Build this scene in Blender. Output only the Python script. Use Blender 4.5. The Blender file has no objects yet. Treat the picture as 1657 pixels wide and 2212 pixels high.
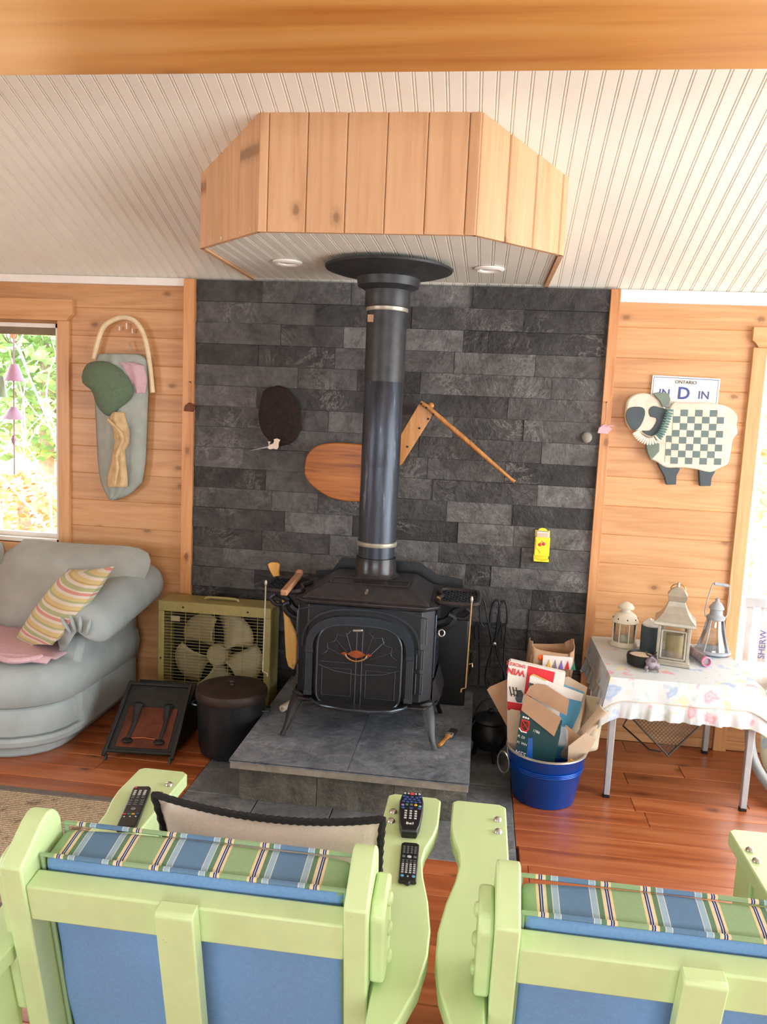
import bpy, bmesh, math, random
from mathutils import Vector, Matrix, noise
random.seed(7)
PI = math.pi
scn = bpy.context.scene
COL = scn.collection

# ---------------------------------------------------------------- camera
F_PX, W_PX, H_PX = 1680.0, 1657.0, 2212.0
YAW, PITCH, ROLL = math.radians(7.0), math.radians(7.1), math.radians(2.6)
CAM = Vector((0.0, -3.75, 1.52))
_f = Vector((-math.sin(YAW)*math.cos(PITCH), math.cos(YAW)*math.cos(PITCH), -math.sin(PITCH)))
_r = Vector((math.cos(YAW), math.sin(YAW), 0))
_u = _r.cross(_f)
RIGHT = _r*math.cos(ROLL) + _u*math.sin(ROLL)
UP = _u*math.cos(ROLL) - _r*math.sin(ROLL)
FWD = _f
cd = bpy.data.cameras.new('camera'); cam = bpy.data.objects.new('camera', cd); COL.objects.link(cam)
cd.sensor_fit = 'HORIZONTAL'; cd.sensor_width = 36.0; cd.lens = F_PX/W_PX*36.0
cd.clip_start = 0.05; cd.clip_end = 200
m = Matrix((RIGHT, UP, -FWD)).transposed().to_4x4(); m.translation = CAM
cam.matrix_world = m
scn.camera = cam

# ---------------------------------------------------------------- world, exposure
wd = bpy.data.worlds.new('overcast_sky'); scn.world = wd; wd.use_nodes = True
bg = wd.node_tree.nodes['Background']
bg.inputs[0].default_value = (0.93, 0.97, 1.0, 1); bg.inputs[1].default_value = 8.0
scn.view_settings.view_transform = 'Standard'; scn.view_settings.look = 'None'
scn.view_settings.exposure = 0.4; scn.view_settings.gamma = 1.0
scn.view_settings.use_curve_mapping = False

def portal(name, loc, rot, sx, sy):
    # daylight portal filling a real window opening
    l = bpy.data.lights.new(name, 'AREA'); l.shape = 'RECTANGLE'; l.size = sx; l.size_y = sy
    l.cycles.is_portal = True
    o = bpy.data.objects.new(name, l); COL.objects.link(o); o.location = loc; o.rotation_euler = rot
XL, XR, YB = -3.6, 2.9, -6.6          # room extents
SLOPE = 0.39; ZC = 2.13; RIDGE = YB/2
portal('daylight_patio', (XR+.05, -2.1, 1.15), (0, PI/2, 0), 2.0, 3.0)
portal('daylight_left_window', (-2.72, .09, 1.33), (-PI/2, 0, 0), 1.16, 1.1)
portal('daylight_right_window', (1.92, .09, 1.14), (-PI/2, 0, 0), 1.36, 1.5)
portal('daylight_rear_window', (0.2, YB-.05, 1.35), (PI/2, 0, 0), 3.0, 1.1)
portal('daylight_left_side', (XL-.05, -3.4, 1.35), (0, -PI/2, 0), 1.1, 1.6)

# ---------------------------------------------------------------- measuring helpers: a photo direction met with a plane of the room
def _ray(px, py):
    return FWD + RIGHT*((px-W_PX/2)/F_PX) + UP*((H_PX/2-py)/F_PX)
def Yp(px, py, y=0.0):
    d = _ray(px, py); return CAM + d*((y-CAM.y)/d.y)
def Zp(px, py, z=0.0):
    d = _ray(px, py); return CAM + d*((z-CAM.z)/d.z)

# ---------------------------------------------------------------- colour and materials
def lin(c):
    c = c/255.0
    return c/12.92 if c <= .04045 else ((c+.055)/1.055)**2.4
def rgb(r, g, b): return (lin(r), lin(g), lin(b), 1)

class NT:
    def __init__(s, name):
        s.m = bpy.data.materials.new(name); s.m.use_nodes = True
        s.t = s.m.node_tree; s.b = s.t.nodes['Principled BSDF']
    def n(s, typ, **kw):
        nd = s.t.nodes.new(typ)
        for k, v in kw.items(): setattr(nd, k, v)
        return nd
    def l(s, a, b): s.t.links.new(a, b)
    def coord(s, scale=(1,1,1), rnd=0.0, kind='Object'):
        tc = s.n('ShaderNodeTexCoord'); mp = s.n('ShaderNodeMapping')
        mp.inputs['Scale'].default_value = scale
        s.l(tc.outputs[kind], mp.inputs['Vector'])
        if rnd:
            oi = s.n('ShaderNodeObjectInfo'); mu = s.n('ShaderNodeVectorMath', operation='MULTIPLY')
            cb = s.n('ShaderNodeCombineXYZ')
            for i in range(3): s.l(oi.outputs['Random'], cb.inputs[i])
            s.l(cb.outputs[0], mu.inputs[0]); mu.inputs[1].default_value = (rnd, rnd*1.7, rnd*2.3)
            s.l(mu.outputs[0], mp.inputs['Location'])
        return mp.outputs[0]
    def noise(s, vec, scale, detail=4, rough=.55, dist=0):
        nd = s.n('ShaderNodeTexNoise'); s.l(vec, nd.inputs['Vector'])
        nd.inputs['Scale'].default_value = scale; nd.inputs['Detail'].default_value = detail
        nd.inputs['Roughness'].default_value = rough; nd.inputs['Distortion'].default_value = dist
        return nd.outputs['Fac']
    def vor(s, vec, scale, feature='F1', out='Distance', rnd=1.0):
        nd = s.n('ShaderNodeTexVoronoi'); nd.feature = feature; s.l(vec, nd.inputs['Vector'])
        nd.inputs['Scale'].default_value = scale; nd.inputs['Randomness'].default_value = rnd
        return nd.outputs[out]
    def ramp(s, fac, stops, interp='LINEAR'):
        nd = s.n('ShaderNodeValToRGB'); cr = nd.color_ramp; cr.interpolation = interp
        while len(cr.elements) < len(stops): cr.elements.new(1.0)
        for e, (p, c) in zip(cr.elements, stops):
            e.position = p; e.color = c if len(c) == 4 else (*c, 1)
        s.l(fac, nd.inputs[0]); return nd.outputs[0]
    def mix(s, fac, a, b, mode='MIX'):
        nd = s.n('ShaderNodeMix', data_type='RGBA', blend_type=mode)
        for sock, v in ((nd.inputs[0], fac), (nd.inputs[6], a), (nd.inputs[7], b)):
            if hasattr(v, 'links') or hasattr(v, 'is_output'): s.l(v, sock)
            else: sock.default_value = v
        return nd.outputs[2]
    def math(s, op, a, b=0.0):
        nd = s.n('ShaderNodeMath', operation=op)
        for sock, v in ((nd.inputs[0], a), (nd.inputs[1], b)):
            if hasattr(v, 'is_output'): s.l(v, sock)
            else: sock.default_value = v
        return nd.outputs[0]
    def bump(s, h, strength=.3, dist=.01):
        nd = s.n('ShaderNodeBump'); nd.inputs['Strength'].default_value = strength
        nd.inputs['Distance'].default_value = dist
        s.l(h, nd.inputs['Height']); s.l(nd.outputs[0], s.b.inputs['Normal'])
    def color(s, c):
        if hasattr(c, 'is_output'): s.l(c, s.b.inputs['Base Color'])
        else: s.b.inputs['Base Color'].default_value = c
    def fin(s, rough=.5, metal=0.0, spec=.5, coat=0.0):
        s.b.inputs['Roughness'].default_value = rough; s.b.inputs['Metallic'].default_value = metal
        s.b.inputs['Specular IOR Level'].default_value = spec; s.b.inputs['Coat Weight'].default_value = coat; s.b.inputs['Coat Roughness'].default_value = .32
        return s.m
BW = lambda v: (v, v, v, 1)

def plain(name, c, rough=.5, metal=0.0, var=.12, scale=40, bump=.05, spec=.5, coat=0.0):
    t = NT(name); v = t.coord(rnd=3.0)
    nz = t.noise(v, scale, 4)
    lo = tuple(x*(1-var) for x in c[:3])+(1,); hi = tuple(min(1, x*(1+var)) for x in c[:3])+(1,)
    t.color(t.ramp(nz, [(.3, lo), (.7, hi)]))
    if bump: t.bump(nz, bump, .004)
    return t.fin(rough, metal, spec, coat)

def wood(name, c_dark, c_mid, c_light, axis='X', rough=.45, knots=0.0, coat=0.0, fine=1.0, vary=.25, ks=5.0):
    t = NT(name)
    st = {'X': (.06, 1, 1), 'Y': (1, .06, 1), 'Z': (1, 1, .06)}[axis]
    v = t.coord(st, rnd=7.0)
    n1 = t.noise(v, 18*fine, 5, .6, 1.2); n2 = t.noise(v, 90*fine, 3, .5)
    g = t.math('ADD', t.math('MULTIPLY', n1, .75), t.math('MULTIPLY', n2, .25))
    c = t.ramp(g, [(.32, c_dark), (.5, c_mid), (.68, c_light)])
    oi = t.n('ShaderNodeObjectInfo')
    c = t.mix(1.0, c, t.ramp(oi.outputs['Random'], [(0, BW(1-vary)), (1, BW(1))]), 'MULTIPLY')
    if knots:
        # knots scattered over the board face: long axis along the grain
        kv = t.coord((1, 1, 1), rnd=11.0); sp = t.n('ShaderNodeSeparateXYZ'); t.l(kv, sp.inputs[0])
        al, ac = {'X': (0, (1, 2)), 'Y': (1, (0, 2)), 'Z': (2, (0, 1))}[axis]
        cb = t.n('ShaderNodeCombineXYZ')
        t.l(t.math('MULTIPLY', sp.outputs[al], .6), cb.inputs[0]); t.l(t.math('ADD', sp.outputs[ac[0]], sp.outputs[ac[1]]), cb.inputs[1])
        vn = t.n('ShaderNodeTexVoronoi', voronoi_dimensions='2D'); t.l(cb.outputs[0], vn.inputs['Vector']); vn.inputs['Scale'].default_value = ks
        d2 = t.math('ADD', vn.outputs['Distance'], t.math('MULTIPLY', t.noise(kv, 60, 2), .05))
        k = t.ramp(d2, [(.035+.05*knots, BW(.95)), (.06+.055*knots, BW(.35)), (.10+.09*knots, BW(0))])
        sc = t.n('ShaderNodeSeparateColor'); t.l(vn.outputs['Color'], sc.inputs[0])
        k = t.math('MULTIPLY', k, t.ramp(sc.outputs[0], [(.42, BW(0)), (.5, BW(.9))]))
        c = t.mix(k, c, tuple(x*.5 for x in c_dark[:3])+(1,))
    t.color(c); t.bump(g, .08, .003)
    return t.fin(rough, 0, .5, coat)

def slate(name, lo, hi, vary=True, rough=.62, bump=.55, veins=.55, tint=(1, 1, 1)):
    t = NT(name); v = t.coord(rnd=5.0)
    n1 = t.noise(v, 9, 8, .66, .6); n2 = t.noise(v, 45, 5, .6)
    g = t.math('ADD', t.math('MULTIPLY', n1, .65), t.math('MULTIPLY', n2, .35))
    c = t.ramp(g, [(.34, lo), (.62, hi)])
    if vary:
        oi = t.n('ShaderNodeObjectInfo')
        c = t.mix(1.0, c, t.ramp(oi.outputs['Random'], [(0, BW(.4)), (.5, BW(.8)), (.8, BW(1.3)), (1, BW(2.1))]), 'MULTIPLY')
    vn = t.noise(v, 5.5, 9, .72, 2.2)
    k = t.ramp(t.math('ABSOLUTE', t.math('SUBTRACT', vn, .5)), [(0, BW(veins)), (.012, BW(veins*.4)), (.03, BW(0))])
    k2 = t.math('MULTIPLY', k, t.ramp(t.noise(v, 4, 3), [(.5, BW(0)), (.66, BW(1))]))
    c = t.mix(k2, c, rgb(176, 172, 168))
    t.color(c)
    h = t.math('ADD', t.math('MULTIPLY', n1, 1.0), t.math('MULTIPLY', n2, .35))
    t.bump(h, bump, .02)
    return t.fin(rough, 0, .45)

def paint_worn(name, c, chip, rough=.42, wear=.70):
    t = NT(name); v = t.coord(rnd=4.0)
    sv = t.coord((1, .2, 1), rnd=4.0)
    nz = t.noise(sv, 26, 4)
    col = t.ramp(nz, [(.3, tuple(x*.93 for x in c[:3])+(1,)), (.7, c)])
    geo = t.n('ShaderNodeNewGeometry')
    edge = t.ramp(geo.outputs['Pointiness'], [(.52, BW(0)), (.56, BW(1))])
    pn = t.ramp(t.noise(v, 34, 6, .7), [(wear, BW(0)), (wear+.04, BW(1))])
    k = t.math('MULTIPLY', edge, pn)
    spots = t.ramp(t.noise(v, 22, 7, .75), [(.965, BW(0)), (.98, BW(1))])
    k = t.math('MAXIMUM', k, spots)
    t.color(t.mix(k, col, chip)); t.bump(nz, .07, .003)
    return t.fin(rough, 0, .5)

M = {}
M['pine'] = wood('pine_wall', rgb(182, 130, 82), rgb(206, 155, 105), rgb(217, 170, 122), 'X', .4, .45, .15, 1, .12)
M['pine_z'] = wood('pine_casing', rgb(194, 138, 86), rgb(214, 161, 108), rgb(224, 176, 126), 'Z', .4, .25, .15, 1, .1)
M['pine_trim'] = wood('pine_trim', rgb(180, 118, 68), rgb(206, 147, 94), rgb(220, 164, 110), 'Z', .42, .5, .1, 1, .08)
M['pine_head'] = wood('pine_head', rgb(194, 138, 86), rgb(214, 161, 108), rgb(224, 176, 126), 'X', .4, .25, .15, 1, .1)
M['hood'] = wood('pine_hood', rgb(196, 150, 108), rgb(214, 170, 128), rgb(222, 181, 141), 'Z', .45, .35, 0, .8, .08, 4.0)
M['beam'] = wood('pine_beam', rgb(170, 98, 26), rgb(204, 146, 70), rgb(216, 168, 104), 'X', .32, .5, .35, .2, .0, 2.2)
M['ceil'] = plain('ceiling_white', rgb(230, 229, 217), .38, 0, .03, 6, .01)
M['gap'] = plain('groove_shadow', rgb(196, 182, 156), .6, 0, .1, 20, 0)
M['white'] = plain('white_paint', rgb(236, 233, 226), .4, 0, .04, 20, .02)
M['wallbase'] = plain('wall_sheathing', rgb(190, 140, 88), .7, 0, .1, 8, .05)
M['mortar'] = plain('stone_backing', rgb(30, 30, 32), .9, 0, .2, 30, .1)
M['slate'] = slate('slate_tile', rgb(42, 41, 40), rgb(84, 83, 82), True, .55, .85, .38)
M['slab'] = slate('hearth_slate', rgb(74, 82, 92), rgb(130, 138, 148), False, .5, .5, .8)
M['slab_edge'] = slate('hearth_edge', rgb(116, 113, 105), rgb(150, 147, 136), False, .6, .3, .2)
M['cleft'] = slate('cleft_slate', rgb(58, 57, 52), rgb(110, 108, 98), False, .55, 1.0, .5)
M['slate_floor'] = slate('floor_slate', rgb(78, 82, 84), rgb(124, 130, 134), False, .5, .5, .5)
M['floor'] = wood('floor_plank', rgb(134, 66, 34), rgb(176, 98, 54), rgb(198, 126, 80), 'X', .3, .25, .25, .7, .25, 3.0)
M['subfloor'] = plain('floor_base', rgb(70, 34, 18), .7)
M['iron'] = plain('cast_iron', rgb(30, 33, 37), .4, .25, .25, 60, .12)
M['iron_top'] = plain('cast_iron_top', rgb(52, 51, 54), .27, .35, .2, 40, .1)
M['iron_gloss'] = plain('enamel_iron', rgb(56, 64, 74), .24, .35, .15, 30, .03)
M['black'] = plain('black_plastic', rgb(20, 21, 23), .35, 0, .2, 50, .03)
M['steel'] = plain('brushed_steel', rgb(190, 188, 182), .3, .9, .1, 60, .02)
M['brass'] = plain('brass', rgb(176, 150, 104), .35, .9, .1, 60, .02)
M['copper'] = plain('copper', rgb(170, 96, 62), .38, .75, .25, 25, .15)
M['copper_dark'] = plain('aged_copper', rgb(92, 52, 36), .45, .6, .45, 14, .3)
M['tin_dark'] = plain('dark_tin', rgb(36, 38, 37), .5, .4, .3, 30, .1)
M['green'] = paint_worn('green_paint', rgb(200, 226, 168), rgb(70, 66, 50))
M['olive'] = plain('fan_enamel', rgb(158, 150, 96), .4, .1, .1, 30, .02)
M['cream'] = plain('cream_plastic', rgb(164, 156, 124), .45, 0, .08, 30, .02)
M['blue_cush'] = plain('cushion_blue', rgb(112, 156, 206), .85, 0, .06, 150, .12)
M['linen'] = plain('linen', rgb(222, 208, 196), .9, 0, .05, 180, .15)
M['fringe'] = plain('black_fringe', rgb(30, 28, 28), .95, 0, .3, 150, .3)
M['sofa'] = plain('sofa_suede', rgb(158, 168, 168), .88, 0, .1, 9, .12)
M['sofa_cush'] = plain('sofa_cushion', rgb(160, 164, 158), .88, 0, .1, 9, .12)
M['pink'] = plain('pink_throw', rgb(206, 172, 180), .95, 0, .08, 90, .2)
M['oak'] = wood('oak', rgb(98, 46, 10), rgb(160, 90, 28), rgb(182, 112, 44), 'X', .35, 0, .2, 1.6, .1)
M['oak_rod'] = wood('oak_rod', rgb(150, 92, 40), rgb(188, 128, 66), rgb(206, 152, 92), 'Z', .4, 0, 0, 1.6, .1)
M['paddle'] = wood('paddle_wood', rgb(206, 150, 74), rgb(232, 184, 104), rgb(240, 200, 126), 'Z', .3, .6, .3, 1, 0, 18)
M['stick'] = wood('stick_wood', rgb(128, 88, 60), rgb(164, 118, 84), rgb(182, 138, 102), 'Y', .6, 0, 0, 2, 0)
M['card'] = plain('cardboard', rgb(168, 134, 104), .85, 0, .06, 30, .05)
M['card_light'] = plain('pale_cardboard', rgb(204, 184, 158), .85, 0, .05, 30, .05)
M['paper'] = plain('white_paper', rgb(226, 222, 214), .7, 0, .03, 30, .02)
M['red'] = plain('red_print', rgb(206, 38, 50), .5, 0, .05, 20, 0)
M['ink'] = plain('dark_ink', rgb(42, 42, 46), .6, 0, .1, 20, 0)
M['navy_ink'] = plain('navy_ink', rgb(58, 74, 140), .5, 0, .05, 20, 0)
M['white_ink'] = plain('white_ink', rgb(222, 222, 216), .6, 0, .03, 20, 0)
M['bottle_green'] = plain('bottle_green_card', rgb(24, 62, 66), .4, 0, .1, 10, .02)
M['bucket'] = plain('blue_bucket', rgb(8, 74, 168), .28, .35, .12, 12, .02)
M['yellow'] = plain('yellow_tin', rgb(240, 222, 40), .35, 0, .05, 20, .01)
M['orange'] = plain('orange_plastic', rgb(240, 100, 34), .4, 0, .05, 20, 0)
M['antique_white'] = plain('antique_white', rgb(226, 220, 200), .5, 0, .06, 30, .05)
M['zinc'] = plain('zinc', rgb(176, 172, 158), .42, .6, .15, 20, .1)
M['tabgrey'] = plain('grey_metal', rgb(176, 184, 188), .4, .3, .08, 30, .02)
M['bark'] = plain('bark', rgb(150, 136, 118), .9, 0, .25, 20, .3)
M['birch'] = plain('birch_bow', rgb(226, 206, 168), .6, 0, .1, 30, .1)
M['cloth_grey'] = plain('grey_cloth', rgb(160, 168, 160), .9, 0, .1, 20, .15)
M['cap_green'] = plain('green_cap', rgb(96, 116, 92), .95, 0, .12, 60, .2)
M['scarf'] = plain('beige_scarf', rgb(206, 178, 134), .95, 0, .2, 26, .2)
M['fur'] = plain('brown_fur', rgb(38, 26, 20), .95, 0, .4, 60, .6)
M['bone'] = plain('bone', rgb(226, 208, 192), .5, 0, .05, 30, .05)
M['sheep_cream'] = plain('sheep_cream', rgb(212, 204, 184), .75, 0, .12, 24, .35)
M['square'] = plain('checker_green', rgb(98, 116, 114), .7, 0, .1, 24, .1)
M['sheep_dark'] = plain('sheep_dark', rgb(68, 79, 84), .7, 0, .1, 24, .1)
M['sheep_green'] = plain('sheep_green', rgb(110, 126, 112), .7, 0, .12, 24, .15)
M['teal'] = plain('teal_beads', rgb(86, 124, 120), .5, 0, .1, 20, .02)
M['wax'] = plain('candle_wax', rgb(206, 160, 112), .5, 0, .2, 14, .15)
M['pink_rim'] = plain('pink_rim', rgb(224, 128, 160), .4, 0, .05, 20, 0)
M['lilac'] = plain('lilac_print', rgb(136, 124, 132), .5, 0, .35, 24, 0)
M['mesh_dark'] = plain('dark_mesh', rgb(96, 88, 78), .7, .2, .3, 200, .3)
M['rail_blue'] = plain('deck_rail', rgb(190, 214, 226), .6, 0, .06, 12, .05)
M['weathered'] = plain('weathered_wood', rgb(158, 164, 170), .8, 0, .2, 12, .2)
M['bell_purple'] = plain('bell_purple', rgb(104, 72, 92), .5, .2, .1, 20, .05)
M['bell_green'] = plain('bell_green', rgb(96, 118, 98), .5, .2, .1, 20, .05)
M['twig'] = plain('pale_twig', rgb(226, 218, 204), .9, 0, .1, 20, .1)
M['leaf_g'] = plain('leaf_green', rgb(128, 168, 100), .8, 0, .5, 3, 0)
M['leaf_o'] = plain('leaf_orange', rgb(226, 158, 108), .8, 0, .5, 3, 0)
M['leaf_t'] = plain('leaf_tan', rgb(196, 184, 164), .8, 0, .4, 3, 0)
M['blind'] = plain('roller_blind', rgb(126, 112, 88), .7, 0, .08, 30, .02)
M['blue_plastic'] = plain('blue_plastic', rgb(24, 84, 160), .3, 0, .05, 20, 0)
M['btn_blue'] = plain('button_blue', rgb(40, 76, 150), .4, 0, .1, 30, 0)
M['btn_grey'] = plain('button_grey', rgb(186, 190, 192), .4, 0, .05, 30, 0)
M['btn_red'] = plain('button_red', rgb(206, 58, 66), .4, 0, .05, 30, 0)
M['btn_green'] = plain('button_green', rgb(46, 128, 98), .4, 0, .05, 30, 0)
M['btn_yellow'] = plain('button_yellow', rgb(234, 178, 60), .4, 0, .05, 30, 0)
M['btn_cyan'] = plain('button_cyan', rgb(84, 164, 206), .4, 0, .05, 30, 0)
M['btn_violet'] = plain('button_violet', rgb(132, 108, 180), .4, 0, .05, 30, 0)
M['btn_dark'] = plain('button_dark', rgb(96, 104, 104), .4, 0, .05, 30, 0)

def glass_mat(name, tint=(1, 1, 1, 1), rough=.0, alpha=.12):
    # thin glazing: mostly clear with a mirror-like sheen
    t = NT(name); nt = t.t
    tr = t.n('ShaderNodeBsdfTransparent'); tr.inputs[0].default_value = tint
    gl = t.n('ShaderNodeBsdfGlossy'); gl.inputs['Roughness'].default_value = rough
    fr = t.n('ShaderNodeFresnel'); fr.inputs[0].default_value = 1.25
    mx = t.n('ShaderNodeMixShader')
    t.l(t.math('ADD', fr.outputs[0], alpha*.3), mx.inputs[0]); t.l(tr.outputs[0], mx.inputs[1]); t.l(gl.outputs[0], mx.inputs[2])
    t.l(mx.outputs[0], nt.nodes['Material Output'].inputs[0])
    return t.m
M['glass'] = glass_mat('window_glass')
M['lamp_glass'] = glass_mat('lantern_glass', (.86, .9, .92, 1), .05, .35)
M['clear_plastic'] = glass_mat('clear_plastic', (.9, .9, .88, 1), .12, .5)

def stripes():
    t = NT('stripe_fabric'); tc = t.n('ShaderNodeTexCoord'); sx = t.n('ShaderNodeSeparateXYZ')
    t.l(tc.outputs['Object'], sx.inputs[0])
    d = t.math('PINGPONG', t.math('ADD', sx.outputs[0], .01), .0875)
    f = t.math('DIVIDE', d, .0875)
    blue, wht, lb = rgb(98, 132, 164), rgb(206, 210, 206), rgb(150, 180, 198)
    dg, cr, nv, gr = rgb(98, 132, 108), rgb(220, 204, 160), rgb(40, 54, 112), rgb(142, 172, 132)
    E = [(0, blue), (.0255, wht), (.0268, lb), (.0362, wht), (.0375, dg), (.046, cr), (.0505, wht), (.0522, nv),
         (.0545, wht), (.0558, nv), (.0582, cr), (.063, gr)]
    c = t.ramp(f, [(p/.0875, q) for p, q in E], 'CONSTANT')
    nz = t.noise(t.coord(), 160, 3)
    t.color(t.mix(.25, c, t.mix(1.0, c, t.ramp(nz, [(.3, BW(.8)), (.7, BW(1.1))]), 'MULTIPLY'))); t.bump(nz, .12, .003)
    return t.fin(.9, 0, .2)
M['stripe'] = stripes()

def pillow_stripes():
    t = NT('pastel_stripe'); tc = t.n('ShaderNodeTexCoord'); sx = t.n('ShaderNodeSeparateXYZ')
    t.l(tc.outputs['Generated'], sx.inputs[0])
    f = t.math('FRACT', t.math('MULTIPLY', sx.outputs[2], 4.2))
    w, p, y, g, o = rgb(214, 208, 194), rgb(206, 148, 140), rgb(206, 190, 138), rgb(172, 178, 136), rgb(190, 166, 118)
    c = t.ramp(f, [(0, p), (.1, w), (.16, g), (.3, w), (.4, o), (.46, y), (.6, w), (.7, g), (.78, y), (.9, w)], 'CONSTANT')
    t.color(c); t.bump(t.noise(t.coord(), 120, 3), .1, .003)
    return t.fin(.9, 0, .2)
M['pastel'] = pillow_stripes()

def floral(name, base, scale=7.0, dens=.3):
    t = NT(name); v = t.coord()
    nz = t.n('ShaderNodeTexNoise'); t.l(v, nz.inputs['Vector']); nz.inputs['Scale'].default_value = 18
    ad = t.n('ShaderNodeVectorMath', operation='ADD'); sc = t.n('ShaderNodeVectorMath', operation='SCALE')
    t.l(nz.outputs['Color'], sc.inputs[0]); sc.inputs['Scale'].default_value = .11
    t.l(v, ad.inputs[0]); t.l(sc.outputs[0], ad.inputs[1]); vv = ad.outputs[0]
    c = base
    for i, (s_, th, cols) in enumerate(((scale*1.9, .34, [rgb(186, 204, 186), rgb(170, 196, 190), rgb(196, 206, 186)]),
                                        (scale, .36, [rgb(226, 128, 146), rgb(138, 172, 216), rgb(230, 206, 138), rgb(128, 164, 210)]))):
        d = t.vor(vv, s_); col = t.vor(vv, s_, out='Color')
        sp = t.n('ShaderNodeSeparateColor'); t.l(col, sp.inputs[0])
        pick = t.ramp(sp.outputs[0], [(k/len(cols), q) for k, q in enumerate(cols)], 'CONSTANT')
        ring = t.math('ADD', d, t.math('MULTIPLY', t.noise(vv, 60, 2), .12))
        k = t.ramp(ring, [(th*.2, BW(.95)), (th*.45, BW(.35)), (th*.8, BW(.85)), (th+.02, BW(.35)), (th+.07, BW(0))])
        k = t.math('MULTIPLY', k, t.ramp(sp.outputs[1], [(1-dens*2, BW(0)), (1-dens*2+.02, BW(.8))]))
        c = t.mix(k, c, pick)
    t.color(c); t.bump(t.noise(v, 180, 2), .06, .002)
    return t.fin(.8, 0, .3)
M['floral'] = floral('floral_cloth', rgb(204, 210, 212), 13.0, .495)
M['floral2'] = floral('floral_cushion', rgb(222, 212, 182), 10.0, .35)

def rug():
    t = NT('woven_rug'); v = t.coord()
    w = t.n('ShaderNodeTexWave'); t.l(v, w.inputs['Vector']); w.bands_direction = 'Y'
    w.inputs['Scale'].default_value = 26; w.inputs['Distortion'].default_value = 2.5; w.inputs['Detail'].default_value = 2
    nz = t.noise(v, 150, 3)
    c = t.ramp(nz, [(.3, rgb(150, 132, 108)), (.7, rgb(212, 194, 166))])
    dark = t.ramp(t.noise(t.coord((1.3, 1, 1)), 13, 4, .7), [(.56, BW(0)), (.66, BW(.7))])
    c = t.mix(dark, c, rgb(92, 84, 74))
    t.color(c); t.bump(w.outputs['Fac'], .5, .006)
    return t.fin(.95, 0, .1)
M['rug'] = rug()
M['rug_edge'] = plain('rug_border', rgb(112, 104, 98), .95, 0, .2, 120, .4)
def ground():
    t = NT('leaf_litter'); v = t.coord()
    a = t.vor(v, 7, out='Color'); sp = t.n('ShaderNodeSeparateColor'); t.l(a, sp.inputs[0])
    c = t.ramp(sp.outputs[0], [(0, rgb(206, 120, 70)), (.3, rgb(222, 150, 100)), (.55, rgb(196, 140, 96)), (.75, rgb(230, 196, 120)), (.9, rgb(150, 186, 100))], 'CONSTANT')
    g = t.ramp(t.noise(v, .5, 3), [(.55, BW(0)), (.65, BW(.7))])
    t.color(t.mix(g, c, rgb(150, 180, 96))); return t.fin(.95)
M['ground'] = ground()

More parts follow.
